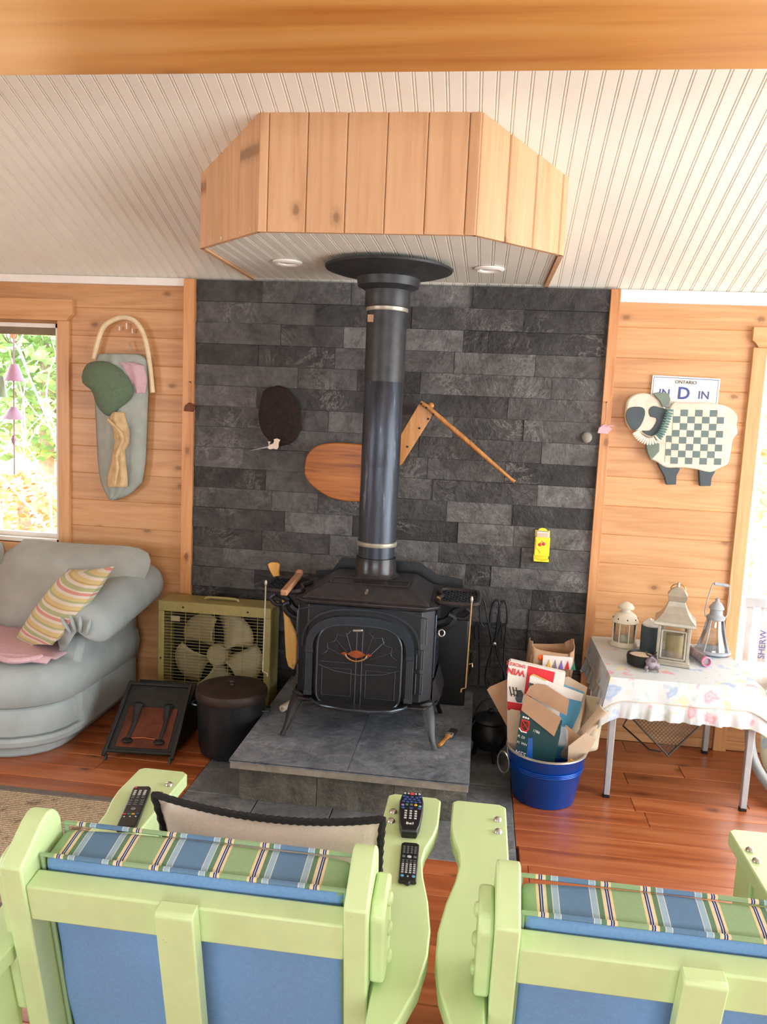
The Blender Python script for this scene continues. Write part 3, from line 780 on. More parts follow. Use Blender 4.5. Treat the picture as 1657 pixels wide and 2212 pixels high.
for s_ in (-1, 1):
    mb = MB()
    for k in range(4): mb.tube([(X(DX+s_*(.196+k*.0075)), FY-.024, .385), (X(DX+s_*(.196+k*.0075)), FY-.024, ZA-.02)], .0048, 8)
    mb.box(X(DX+s_*.207)-.017, X(DX+s_*.207)+.017, FY-.03, FY, ZA-.018, ZA); mb.box(X(DX+s_*.207)-.017, X(DX+s_*.207)+.017, FY-.034, FY, .368, .387)
    mb.build('column', 'iron_gloss', st, smooth=True)
    for z0, z1 in ((.40, .485), (.505, .585)):
        mb = MB(); a, b_ = X(DX+s_*.245)-.014, X(DX+s_*.245)+.014
        mb.tube([(a, FY-.003, z0), (b_, FY-.003, z0), (b_, FY-.003, z1), (a, FY-.003, z1)], .0035, 6, True); mb.build('panel_molding', 'iron_gloss', st)
    # corner spandrel molding above the arch
    pts = [(X(DX+s_*.266), FY-.003, .61), (X(DX+s_*.266), FY-.003, .715), (X(DX+s_*.19), FY-.003, .735), (X(DX+s_*.05), FY-.003, .742)]
    MB().tube(pts, .0035, 6).build('spandrel_molding', 'iron_gloss', st)
    MB().box(X(s_*.286)-.004, X(s_*.286)+.004, -.64, -.34, .45, .72).build('side_panel', 'iron_gloss', st, bevel=.003)
    for k in range(3): MB().bar((X(s_*.2915), -.63+k*.03, .60-.0), (X(s_*.2915), -.56+k*.03, .50), .008, .014, (1, 0, 0)).build('side_louvre', 'iron_gloss', st)
# arched screen door in front
def door_o(sc=1.0):
    rx = .178*sc; pts = []
    for a in range(0, 181, 9):
        c = math.cos(math.radians(a)); s2 = math.sin(math.radians(a))
        pts.append((rx*(abs(c)**.55)*(1 if c >= 0 else -1), .565+.112*sc*s2**.7 if s2 > 1e-6 else .565))
    for a in range(180, 361, 15):
        c = math.cos(math.radians(a)); s2 = math.sin(math.radians(a))
        pts.append((rx*(abs(c)**.5)*(1 if c >= 0 else -1), .40+.075*sc*(-(abs(s2)**.6))))
    return [(X(DX)+u, v) for u, v in pts]
dr = MB().prism(door_o(), FY-.03, FY-.002, lambda u, v, w: (u, w, v)).build('door', 'iron', st, bevel=.004)
MB().tube([V3((u, FY-.032, v)) for u, v in door_o(.97)], .0045, 6, True).build('door_rim', 'iron_gloss', dr, smooth=True)
cx_ = X(DX)
def ln(name, pts, r=.0022): return MB().tube([(cx_+u, FY-.0315, v) for u, v in pts], r, 6).build(name, 'iron_gloss', dr, smooth=True)
for s_ in (-1, 1):
    ln('panel_line', [(s_*.012, .655), (s_*.012, .345)], .003)
    ln('panel_line', [(s_*.03, .49), (s_*.15, .49), (s_*.15, .375), (s_*.03, .375), (s_*.03, .49)])
    ln('panel_line', [(s_*.025, .515), (s_*.155, .515)])
    for a in (25, 50, 74): ln('fan_line', [(s_*(.02+.02*math.cos(math.radians(a))), .525+.02*math.sin(math.radians(a))), (s_*(.02+.13*math.cos(math.radians(a))), .525+.12*math.sin(math.radians(a)))], .0018)
    for a in (8, 33, 58):
        q = [(s_*(.02+r_*math.cos(math.radians(b2))), .525+r_*.93*math.sin(math.radians(b2))) for b2, r_ in ((a, .135), (a+12, .117), (a+25, .135))]
        ln('fan_scallop', [(p.x, p.y) for p in spline(q, 4)], .002)
ln('screen_seam', [(-.165, .50), (-.1, .478), (0, .468), (.1, .478), (.165, .50)], .003)
ln('screen_hook', [(-.03, .338), (-.015, .332), (.0, .345)], .002)
# pull handle with copper back plate, latch
pl = [(-.063, .556), (-.05, .563), (-.038, .556), (-.02, .568), (0, .574), (.02, .568), (.038, .556), (.05, .563), (.063, .556), (.05, .549), (.038, .556), (.02, .545), (0, .54), (-.02, .545), (-.038, .556), (-.05, .549)]
hp = MB().prism([(cx_-.01+u, v) for u, v in pl], FY-.037, FY-.0315, lambda u, v, w: (u, w, v)).build('handle_plate', 'copper', dr)
MB().tube([V3((cx_-.01+u, FY-.052+.01*abs(u)/.04, v)) for u, v in arc(0, .556, .044, 180, 360, 14, .024)], .0035, 8).build('bail_handle', 'brass', dr, smooth=True)
MB().bar((cx_-.028, FY-.036, .654), (cx_+.012, FY-.036, .658), .012, .009).build('latch', 'steel', dr, bevel=.002)
# ash lip and skirt
sk = [(X(-.30), -.66), (X(-.262), FY-.02), (X(-.205), FY-.022), (X(-.19), FY-.05), (X(-.15), FY-.088), (X(-.05), FY-.11), (X(.05), FY-.11), (X(.13), FY-.088), (X(.175), FY-.05), (X(.19), FY-.022), (X(.262), FY-.02), (X(.31), -.64), (X(.325), -.50), (X(.305), -.34), (X(-.30), -.34)]
MB().prism(sk, .338, .348, lambda u, v, w: (u, v, w)).build('ash_lip', 'iron_top', st, bevel=.003)
MB().tube([V3((u, v, .350)) for u, v in sk[2:10]], .0055, 8).build('lip_rim', 'iron_gloss', st, smooth=True)
MB().loft([[(X(-.30), FY+.03, .348), (X(.30), FY+.03, .348), (X(.30), -.33, .348), (X(-.30), -.33, .348)], [(X(-.283), FY+.06, .364), (X(.283), FY+.06, .364), (X(.283), -.32, .364), (X(-.283), -.32, .364)]]).build('base_skirt', 'iron_top', st)
for s_ in (-1, 1):     # flared wings low on the sides
    MB().loft([[(X(s_*.29), -.66, .35), (X(s_*.30), -.36, .35), (X(s_*.285), -.36, .42), (X(s_*.284), -.60, .42)], [(X(s_*.318), -.60, .352), (X(s_*.33), -.42, .356), (X(s_*.30), -.38, .44), (X(s_*.295), -.56, .44)]]).build('side_wing', 'iron_top', st, bevel=.003)
# cabriole legs
for s_ in (-1, 1):
    for fy, ky, kx in ((-.752, -.665, 1), (-.345, -.40, 1)):
        path = spline([(X(s_*.265), ky, .345), (X(s_*.285), ky+(fy-ky)*.35, .30), (X(s_*.298), ky+(fy-ky)*.75, .24), (X(s_*.315), fy, SZ+.004)], 4)
        n = len(path)
        MB().tube(path, [.036-.025*min(1, i/(n-1)*1.15) if i < n-2 else .014 for i in range(n)], 8, False, .6).build('leg', 'iron', st, smooth=True)
# warming shelves with lattice, scrolled brackets
def shelf(s_):
    z = .772; x0, x1 = .285, .452; y0, y1 = -.645, -.395
    out = [(x0+.02, y0), (x1-.03, y0), (x1, y0+.04), (x1, y1-.04), (x1-.03, y1), (x0+.02, y1), (x0, y1-.06), (x0+.02, (y0+y1)/2), (x0, y0+.06)]
    out = [(X(s_*u), v) for u, v in out]
    sh = MB().tube([V3((p.x, p.y, z)) for p in spline(out, 3, True)], .011, 6, True, 1.0).build('shelf_rim', 'iron_top', st, smooth=True)
    mb = MB(); n = 10
    for k in range(-n, n*2):
        for d in (-1, 1):
            # diagonal bars clipped to the shelf rectangle
            pts = []
            for t in range(41):
                u = x0+.02+(x1-x0-.03)*t/40; v = y0+.012+d*(u-x0)*1.7+k*.044
                if y0+.008 < v < y1-.008: pts.append((X(s_*u), v, z))
            if len(pts) > 3: mb.bar(pts[0], pts[-1], .005, .006)
    mb.build('lattice', 'iron_gloss', sh)
    br = spline([(X(s_*.285), -.56, .66), (X(s_*.33), -.56, .68), (X(s_*.36), -.56, .72), (X(s_*.40), -.56, .735), (X(s_*.43), -.56, .755)], 4)
    b2 = MB().tube(br, [.022-.013*i/(len(br)-1) for i in range(len(br))], 8).build('shelf_bracket', 'iron', st, smooth=True)
    lo = spline([(X(s_*.29), -.59, .64), (X(s_*.34), -.60, .665), (X(s_*.36), -.60, .70), (X(s_*.335), -.60, .715)], 4)
    MB().tube(lo, .012, 8).build('scroll', 'iron', b2, smooth=True)
    lo2 = spline([(X(s_*.345), -.57, .70), (X(s_*.40), -.575, .695), (X(s_*.425), -.575, .72), (X(s_*.405), -.575, .74)], 4)
    MB().tube(lo2, .009, 8).build('scroll', 'iron', b2, smooth=True)
shelf(-1); shelf(1)
MB().tube([V3((X(.313), FY+.05+.0, .648))+V3((.012*math.cos(a), 0, .014*math.sin(a))) for a in [2*PI*k/14 for k in range(14)]], .003, 6, True).build('damper_ring', 'steel', st, smooth=True)
MB().tube([(X(.287), -.62, .79), (X(.30), -.63, .785)], .005, 8).build('thermostat_knob', 'brass', st, smooth=True)

# stove pipe through the soffit with flared collar
PX, PY = SXC, -.42; PR = .083
sp = thing('stove_pipe', 'grey black steel stove pipe rising behind the stove to the soffit', 'pipe', (PX, PY, .906))
M['pipe'] = None
def pipe_mat():
    t = NT('pipe_steel'); v = t.coord((1, 1, .12))
    nz = t.noise(v, 26, 5, .65); col = t.ramp(nz, [(.35, rgb(42, 46, 54)), (.62, rgb(66, 74, 86)), (.74, rgb(140, 150, 162))])
    t.color(col); t.bump(nz, .06, .003); return t.fin(.36, .45, .5)
M['pipe'] = pipe_mat()
def pipe_low():
    t = NT('pipe_top_paint'); v = t.coord(); nz = t.noise(v, 30, 4)
    t.color(t.ramp(nz, [(.3, rgb(40, 42, 44)), (.7, rgb(58, 60, 62))])); return t.fin(.45, .2, .5)
M['pipe_black'] = pipe_low()
MB().lathe([(PR-.004, .905), (PR-.004, .96), (PR, .965), (PR, 1.30)], (PX, PY, 0), 40).build('lower_pipe', 'pipe', sp, smooth=True)
MB().lathe([(PR-.002, 1.28), (PR+.0005, 1.305), (PR+.0005, 1.66), (PR-.002, 1.665)], (PX, PY, 0), 40).build('middle_pipe', 'pipe', sp, smooth=True)
MB().lathe([(PR, 1.655), (PR+.002, 1.67), (PR+.002, 1.96), (PR-.002, 1.965)], (PX, PY, 0), 40).build('upper_pipe', 'pipe_black', sp, smooth=True)
MB().lathe([(PR+.003, .955), (PR+.005, .96), (PR+.005, .972), (PR+.001, .975)], (PX, PY, 0), 40).build('seam_ring', 'zinc', sp, smooth=True)
MB().lathe([(PR+.003, 1.95), (PR+.006, 1.956), (PR+.006, 1.972), (PR+.002, 1.975)], (PX, PY, 0), 40).build('seam_ring', 'zinc', sp, smooth=True)
MB().lathe([(PR+.008, 1.965), (PR+.012, 1.972), (PR+.012, 2.035), (PR+.028, 2.045), (PR+.045, 2.052), (PR+.050, 2.085), (PR+.08, 2.100), (PR+.15, 2.110), (PR+.182, 2.120), (PR+.186, 2.128), (.08, 2.132)], (PX, PY, 0), 48).build('ceiling_collar', 'pipe_black', sp, smooth=True)
pp = Yp(805, 677, PY-PR)
MB().box(pp.x-.022, pp.x+.012, PY-PR+.012, PY-PR+.016, 1.90, 1.93).build('rating_label', 'card', sp)

# ================================================================ GREEN ARMCHAIRS
CX1, CX2 = -.4555, .384
ch = thing('green_armchair', 'pale green painted wooden armchair with striped cushion, nearest the sofa and rug', 'armchair', (CX1, -2.2, 0), 'green wooden armchairs with striped cushions')
def cx(u): return CX1+u
# the back leans: u forward across the post, v down along it from the rear top corner
BY, BZ = -2.60, .727
dy, dz = .2207, -.9753           # down the post
fy_, fz_ = .9753, .2207          # forward across it
def bk(u, v): return (BY+fy_*u+dy*v, BZ+fz_*u+dz*v)
def yzpoly(poly): return [bk(u, v) for u, v in poly]
post = [(0, 0), (0, .60), (.133, .60), (.133, .03)]+[(.095+.038*math.cos(math.radians(a)), .012-.05*math.sin(math.radians(a))) for a in (15, 35, 55, 75, 90)]+[(.075, -.034)]
for s_ in (-1, 1):
    x0, x1 = sorted((cx(s_*.278), cx(s_*.318)))
    po = MB().prism(yzpoly(post), x0, x1, lambda u, v, w: (w, u, v)).build('back_post', 'green', ch, bevel=.004)
    # recline plates with bolts outside the posts
    for (u0, u1, v0, v1, t) in ((.02, .115, .015, .175, .026), (.005, .085, .20, .34, .022)):
        a0, a1 = sorted((cx(s_*.318), cx(s_*(.318+t))))
        pl = [(u0, v0+.02), (u0, v1), (u0+.02, v1+.012), (u1-.01, v1+.012), (u1, v1-.01), (u1, v0+.01), (u1-.015, v0), (u0+.02, v0)]
        bp_ = MB().prism(yzpoly(pl), a0, a1, lambda u, v, w: (w, u, v)).build('recline_plate', 'green', ch, bevel=.006)
        for k in range(3):
            c = bk((u0+u1)/2, v0+.02+(v1-v0-.03)*k/2)
            R_ = Matrix.Rotation(PI/2*s_, 3, 'Y')
            MB().lathe([(.0125, 0), (.012, .004), (.008, .007), (.001, .008)], (cx(s_*(.318+t)), c[0], c[1]), 12, R_).build('bolt', 'green', bp_, smooth=True)
# top rail, lower rail, centre slat
def rail(u0, u1, v0, v1, name):
    MB().prism(yzpoly([(u0, v0), (u0, v1), (u1, v1), (u1, v0)]), cx(-.278), cx(.278), lambda u, v, w: (w, u, v)).build(name, 'green', ch, bevel=.004)
rail(.004, .046, .040, .115, 'top_rail'); rail(.004, .046, .46, .53, 'lower_rail')
sl = [(-.026, .036), (-.026, .55), (.004, .55), (.004, .03), (-.02, .03)]
MB().prism(yzpoly(sl), cx(-.033), cx(.033), lambda u, v, w: (w, u, v)).build('back_slat', 'green', ch, bevel=.003)
# arms with waist and bulge
AZ = .55
for s_ in (-1, 1):
    pl = [(.27, -1.86), (.285, -1.848), (.392, -1.848), (.405, -1.86), (.405, -1.98), (.398, -2.03), (.383, -2.09), (.379, -2.14), (.386, -2.20), (.402, -2.28), (.413, -2.37), (.413, -2.44), (.402, -2.52), (.378, -2.60), (.352, -2.66), (.332, -2.69), (.324, -2.69), (.324, -2.36), (.27, -2.34)]
    pl = [(cx(s_*u), v) for u, v in pl]
    am = MB().prism(pl, AZ-.036, AZ, lambda u, v, w: (u, v, w)).build('armrest', 'green', ch, bevel=.008, seg=3)
    for yb in ((-1.93, -1.985) if s_ < 0 else (-1.945, -1.99)):
        MB().lathe([(.010, 0), (.0095, .004), (.006, .0075), (.001, .0085)], (cx(s_*.292), yb, AZ), 12).build('bolt', 'steel', am, smooth=True)
    x0, x1 = sorted((cx(s_*.285), cx(s_*.325)))
    # front leg with a brace, rear leg, side rail
    MB().prism([(-1.885, 0), (-1.885, AZ-.036), (-1.985, AZ-.036), (-1.985, .42), (-1.965, 0)], x0, x1, lambda u, v, w: (w, u, v)).build('leg', 'green', ch, bevel=.004)
    MB().prism([(-1.99, AZ-.038), (-2.18, AZ-.038), (-2.18, AZ-.075), (-1.99, .40)], x0+.006, x1-.006, lambda u, v, w: (w, u, v)).build('arm_brace', 'green', ch, bevel=.003)
    xr0, xr1 = sorted((cx(s_*.34), cx(s_*.38)))
    MB().prism([(-2.50, 0), (-2.50, AZ-.038), (-2.58, AZ-.038), (-2.62, 0)], xr0, xr1, lambda u, v, w: (w, u, v)).build('leg', 'green', ch, bevel=.004)
    xs0, xs1 = sorted((cx(s_*.240), cx(s_*.276)))
    MB().prism([(-1.90, .15), (-1.90, .25), (-2.54, .19), (-2.54, .09)], xs0, xs1, lambda u, v, w: (w, u, v)).build('side_rail', 'green', ch, bevel=.004)
MB().box(cx(-.284), cx(.284), -1.90, -1.875, .12, .26).build('front_apron', 'green', ch, bevel=.004)
for k in range(4):
    y0 = -1.93-k*.125; z0 = .25-(.06/.64)*(k*.125+.03)
    MB().box(cx(-.24), cx(.24), y0-.09, y0, z0-.018, z0).build('seat_slat', 'green', ch, bevel=.003)
# cushions: striped boxed cushions with a plain blue back
def soft(c0, ex, ey, ez, hx, hy, hz, name, mat, par, puff=.18, nx=14, ny=5, nz=12, wob=.004, sub=1):
    # a boxed pillow: grid on a rounded box, edges pulled in
    c0, ex, ey, ez = V3(c0), V3(ex), V3(ey), V3(ez); mb = MB()
    def P(a, b_, c):
        k = 1+puff*(1-a*a)*(1-c*c)
        w = noise.noise(V3((a*2.1+c0.x*9, b_*1.7, c*2.3+c0.z*7)))*wob
        return c0+ex*(a*hx)+ey*(b_*hy*k+w)+ez*(c*hz*(1-.03*a*a))+ex*(w*.5)
    def face(f, n1, n2):
        mb.grid(f, n1, n2)
    g1 = lambda u: -1+2*u
    face(lambda u, v: P(g1(u), -1, g1(v)), nx, nz); face(lambda u, v: P(g1(u), 1, g1(v)), nx, nz)
    face(lambda u, v: P(g1(u), g1(v), 1), nx, ny); face(lambda u, v: P(g1(u), g1(v), -1), nx, ny)
    face(lambda u, v: P(1, g1(u), g1(v)), ny, nz); face(lambda u, v: P(-1, g1(u), g1(v)), ny, nz)
    me = mb.build(name, mat, par)
    bm = bmesh.new(); bm.from_mesh(me.data); bmesh.ops.remove_doubles(bm, verts=bm.verts, dist=1e-4)
    bmesh.ops.recalc_face_normals(bm, faces=bm.faces)
    bm.to_mesh(me.data); bm.free()
    me.data.polygons.foreach_set('use_smooth', [True]*len(me.data.polygons))
    q = me.modifiers.new('bevel', 'BEVEL'); q.width = .016; q.segments = 3; q.limit_method = 'ANGLE'; q.angle_limit = math.radians(45)
    return me
cy_, cz_ = bk(.094, .248)
bc = soft((cx(0), cy_, cz_), (1, 0, 0), (0, fy_, fz_), (0, -dy, -dz), .272, .042, .232, 'back_cushion', 'stripe', ch, .22)
# plain back panel of the cushion
bc.data.materials.append(M['blue_cush'])
for p in list(bc.data.polygons)[:13*11]: p.material_index = 1
def pipe_loop(uo, name, r=.0045):
    pts = [(-.272, -.232), (.272, -.232), (.272, .232), (-.272, .232)]
    L = []
    for i in range(4):
        a, b_ = pts[i], pts[(i+1) % 4]
        for k in range(9):
            t = k/9; L.append((a[0]+(b_[0]-a[0])*t, a[1]+(b_[1]-a[1])*t))
    W = []
    for a, c in L:
        q = V3((cx(a), cy_, cz_))+V3((0, fy_, fz_))*uo+V3((0, -dy, -dz))*c; W.append(q)
    MB().tube(W, r, 6, True).build(name, 'stripe', bc, smooth=True)
pipe_loop(-.040, 'piping'); pipe_loop(.040, 'piping')
sc_ = soft((cx(0), -2.14, .305), (1, 0, 0), (0, .094, .996), (0, .996, -.094), .262, .045, .235, 'seat_cushion', 'stripe', ch, .15)
ch2 = copy_tree(ch); ch2.location.x = CX2
ch2['label'] = 'pale green painted wooden armchair with striped cushion, at the right by the bucket'

# white lumbar pillow with a black fringe, on the left chair
pil = thing('lumbar_pillow', 'oatmeal linen lumbar pillow with black fringe on the left green chair', 'pillow', (-.42, -2.32, .47))
pc = V3((-.372, -2.29, .567)); ex = V3((1, 0, .0)); ez = V3((0, -.36, .933)); ey = V3((0, .933, .36))
HXp, HZp = .224, .203
def pill(u, v, sgn):
    a, c = -1+2*u, -1+2*v
    th = .052*max(0, (1-a*a))**.45*max(0, (1-c*c))**.45
    pinch = 1-.07*(1-a*a)
    sag = -.022*(1-abs(a)**2) if c > 0 else .0
    return pc+ex*(a*HXp*(1-.05*(1-c*c)))+ez*(c*HZp*pinch+sag*max(c, 0))+ey*(th*sgn)
mb = MB(); mb.grid(lambda u, v: pill(u, v, 1), 17, 11); mb.grid(lambda u, v: pill(u, v, -1), 17, 11)
po = mb.build('pillow_body', 'linen', pil, smooth=True, ang=80)
fr = MB(); edge = []
for k in range(60): edge.append((k/60, 0))
for k in range(30): edge.append((1, k/30))
for k in range(60): edge.append((1-k/60, 1))
for k in range(30): edge.append((0, 1-k/30))
E_ = []
for i, (u, v) in enumerate(edge):
    p = pill(u, v, 0); out = (p-pc); out = out-ey*out.dot(ey); out.normalize()
    E_.append(p+out*(.004+.003*(i % 2)))
fr.tube(E_, .0075, 6, True); fr.build('fringe', 'fringe', pil, smooth=True)

# remotes
def remote(name, label, c, ang, L, Wd, T, round_, rows, zoff=.0):
    r = thing(name, label, 'remote', (c[0], c[1], c[2]))
    ca, sa = math.cos(ang), math.sin(ang)
    def P(u, v, w): return V3((c[0]+u*ca-v*sa, c[1]+u*sa+v*ca, c[2]+w))
    poly = round_
    MB().loft([[P(u*.93, v*.97, 0) for u, v in poly], [P(u, v, T*.35) for u, v in poly], [P(u, v, T*.75) for u, v in poly], [P(u*.95, v*.98, T) for u, v in poly]]).build('case', 'black', r, bevel=.002)
    for (u, v, a, b_, mt, rd) in rows:
        mb = MB()
        if rd: mb.loft([[P(u+a*math.cos(2*PI*k/10), v+b_*math.sin(2*PI*k/10), T-.001) for k in range(10)], [P(u+a*.8*math.cos(2*PI*k/10), v+b_*.8*math.sin(2*PI*k/10), T+.0016) for k in range(10)]])
        else: mb.hexa([P(u-a, v-b_, T-.001), P(u+a, v-b_, T-.001), P(u+a, v+b_, T-.001), P(u-a, v+b_, T-.001)], [P(u-a*.8, v-b_*.8, T+.0015), P(u+a*.8, v-b_*.8, T+.0015), P(u+a*.8, v+b_*.8, T+.0015), P(u-a*.8, v+b_*.8, T+.0015)])
        mb.build('button', mt, r)
    return r, P
# satellite box remote (big, rounded)
a_, b_ = Zp(891, 1712, AZ+.02), Zp(884, 1795, AZ+.02); c_ = (a_+b_)/2; L = (a_-b_).length
ang = math.atan2(-(a_.x-b_.x), a_.y-b_.y)
po_ = [(-.018, -L/2), (.018, -L/2), (.024, -L*.36), (.029, 0), (.030, L*.25), (.026, L*.42), (.015, L/2), (-.015, L/2), (-.026, L*.42), (-.030, L*.25), (-.029, 0), (-.024, -L*.36)]
B = []
for u in (-.018, -.009, .009, .018): B.append((u, L*.44, .0032, .003, 'btn_grey', True))
B.append((0, L*.44, .005, .006, 'btn_red', False))
for k, (u, v) in enumerate([(-.02, .36), (.02, .36), (-.012, .34), (.012, .34), (0, .35), (-.016, .28), (-.005, .285), (.006, .285), (.017, .28), (-.02, .22), (.02, .22), (-.01, .21), (.01, .21), (0, .22)]):
    B.append((u, L*v, .0042, .0038, 'btn_blue', True))
for u, mt, v in ((-.021, 'btn_violet', .12), (-.011, 'btn_green', .135), (0, 'btn_dark', .14), (.011, 'btn_yellow', .135), (.021, 'btn_cyan', .11)): B.append((u, L*v, .0042, .0042, mt, True))
for u in (-.02, .0, .02): B.append((u, L*.05, .0045, .004, 'btn_blue', True))
for k in range(4):
    for u in (-.012, 0, .012): B.append((u, L*(-.03-.06*k), .0038, .003, 'btn_grey', True))
r1, P1 = remote('satellite_remote', 'large rounded black remote with blue buttons, front end of the right armrest', (c_.x, c_.y, AZ), ang, L, .06, .022, po_, B)
text('brand_lettering', 'Bell', P1(0, -L*.36, .0224), P1(1, 0, 0)-P1(0, 0, 0), P1(0, 1, 0)-P1(0, 0, 0), .013, 'white_ink', r1, 'CENTER')
# slim flat remote
a_, b_ = Zp(887, 1818, AZ+.01), Zp(880, 1902, AZ+.01); c_ = (a_+b_)/2; L = (a_-b_).length
ang = math.atan2(-(a_.x-b_.x), a_.y-b_.y)
po_ = [(-.019, -L/2), (-.006, -L/2), (-.004, -L/2-.006), (.004, -L/2-.006), (.006, -L/2), (.019, -L/2), (.020, L/2-.006), (.015, L/2), (-.015, L/2), (-.020, L/2-.006)]
B = []
for k in range(4):
    for u in (-.0125, -.0042, .0042, .0125): B.append((u, L*(.36-.052*k), .0028, .002, 'btn_dark', False))
B += [(0, L*.10, .0055, .0045, 'btn_grey', True), (-.0125, L*.10, .004, .004, 'btn_dark', True), (.0125, L*.10, .004, .004, 'btn_dark', True)]
for k in range(7):
    for u in (-.0125, -.0042, .0042, .0125): B.append((u, L*(.0-.05*k), .0028, .0017, 'btn_grey' if k > 1 else 'btn_dark', False))
B += [(-.012, -L*.385, .004, .004, 'btn_cyan', True), (.012, -L*.385, .004, .004, 'btn_cyan', True), (0, -L*.395, .002, .002, 'btn_grey', True)]
r2, P2 = remote('slim_remote', 'slim flat black remote with two cyan buttons, behind the rounded one', (c_.x, c_.y, AZ), ang, L, .04, .009, po_, B)
# television remote on the far arm
a_, b_ = Zp(308, 1698, AZ+.015), Zp(272, 1786, AZ+.015); c_ = (a_+b_)/2; L = (a_-b_).length
ang = math.atan2(-(a_.x-b_.x), a_.y-b_.y)
po_ = [(-.022, -L/2), (.022, -L/2), (.022, L/2-.008), (.017, L/2), (-.017, L/2), (-.022, L/2-.008)]
B = [(-.015, L*.45, .004, .003, 'btn_red', True)]
for k in range(5):
    for u in (-.012, 0, .012): B.append((u, L*(.36-.045*k), .0036, .0024, 'btn_grey' if k < 3 else 'btn_dark', False))
for k in range(3):
    for u in (-.014, 0, .014): B.append((u, L*(.11-.05*k), .0045, .002, 'btn_dark', False))
B.append((0, -L*.09, .006, .006, 'btn_dark', True))
for u, mt in ((-.015, 'btn_red'), (-.005, 'btn_green'), (.005, 'btn_yellow'), (.015, 'btn_btn' if 0 else 'btn_blue')): B.append((u, -L*.22, .0038, .0022, mt, False))
for u in (-.013, 0, .013): B.append((u, -L*.28, .002, .002, 'btn_grey', True))
r3, P3 = remote('television_remote', 'long black remote with a red power button on the far armrest', (c_.x, c_.y, AZ), ang, L, .046, .016, po_, B)

# woven rug on the left
rg = thing('woven_rug', 'beige woven rug with a grey border, left behind the green chair', 'rug', (-2.1, -1.4, 0))
MB().box(-2.9, -1.02, -1.72, -1.085, .0005, .008).build('rug_field', 'rug', rg, bevel=.002)
for (a, b_, c, d) in ((-2.93, -.99, -1.085, -1.052), (-2.93, -.99, -1.753, -1.72), (-2.93, -2.9, -1.72, -1.085), (-1.02, -.99, -1.72, -1.085)):
    MB().box(a, b_, c, d, .0005, .009).build('border', 'rug_edge', rg, bevel=.002)

# ================================================================ SOFA
sf = thing('grey_sofa', 'blue grey suede sofa with rolled arm under the left window', 'sofa', (-2.4, -.45, 0))
def sofa_front(z, grow=0.0, n=10):
    # plan outline of the seat: rounded right front corner
    g = grow
    base = [(-3.35, -.08), (-3.35, -.93), (-2.4, -.93), (-2.12, -.918), (-1.98, -.89), (-1.87, -.86), (-1.80, -.82), (-1.745, -.765), (-1.715, -.70), (-1.70, -.62), (-1.70, -.08)]
    pts = []
    for x, y in base:
        d = V3((x+2.3 if x > -2.3 else 0, y+.35 if y < -.35 else 0, 0)); d = d.normalized() if d.length > 0 else d
        pts.append((x+d.x*g, y+d.y*g))
    return [(x, y, z) for x, y in pts]
MB().loft([sofa_front(.0, -.06), sofa_front(.055, -.055)]).build('plinth', 'sofa', sf, smooth=True, bevel=.012)
MB().loft([sofa_front(.058, .0), sofa_front(.105, .012)]).build('base_band', 'sofa', sf, smooth=True, bevel=.014)
MB().loft([sofa_front(.105, -.012), sofa_front(.15, -.002), sofa_front(.20, -.002), sofa_front(.235, -.012)]).build('base', 'sofa', sf, smooth=True, bevel=.01)
def seat_out(z, g):
    return [(x if x < -1.7 else min(x, -1.70+g), y, z) for x, y, z in sofa_front(z, g)]
MB().loft([seat_out(.235, -.01), seat_out(.25, .018), seat_out(.33, .03), seat_out(.385, .018), seat_out(.408, -.03), seat_out(.415, -.12)]).build('seat_cushion', 'sofa', sf, smooth=True, ang=70)
# side panel of the arm
MB().prism([(-.06, .06), (-.58, .06), (-.64, .14), (-.655, .40), (-.60, .50), (-.06, .58)], -1.80, -1.69, lambda u, v, w: (w, u, v)).build('arm_panel', 'sofa', sf, bevel=.025, seg=3)
# saddle-shaped overstuffed arm roll
def arm_ring(t):
    y = -.70+.64*t; up = .10*t
    cxr = -1.665+.02*t; k = 1-.55*max(0, (.10-t)/.10)**2-.35*max(0, (t-.93)/.07)
    sec = [(-.125, -.13), (-.142, -.07), (-.135, .0), (-.105, .055), (-.055, .09), (0, .10), (.055, .088), (.10, .05), (.122, 0), (.118, -.05), (.09, -.085), (.055, -.075), (.02, -.03), (-.02, -.02), (-.05, -.05), (-.075, -.12), (-.10, -.145)]
    w = [V3((cxr+u*k+.004*math.sin(9*t*PI+i), y, .555+up+v*k+.006*noise.noise(V3((u*20, t*9, v*20))))) for i, (u, v) in enumerate(sec)]
    return w
MB().loft([arm_ring(t) for t in (0, .015, .04, .08, .14, .22, .32, .44, .56, .68, .8, .9, .96, 1.0)]).build('arm_roll', 'sofa', sf, sub=1)
# pucker folds at the front of the roll
for k, (a, b_) in enumerate((((-1.74, -.705, .60), (-1.70, -.70, .535)), ((-1.70, -.707, .615), (-1.675, -.70, .54)), ((-1.655, -.707, .615), (-1.655, -.70, .54)), ((-1.61, -.70, .60), (-1.63, -.70, .53)))):
    p = spline([a, ((a[0]+b_[0])/2+.006, -.712, (a[2]+b_[2])/2), b_], 4)
    MB().tube(p, [.004, .006, .008, .009, .009, .008, .008, .006, .004][:len(p)], 6).build('pucker', 'sofa', sf, smooth=True)
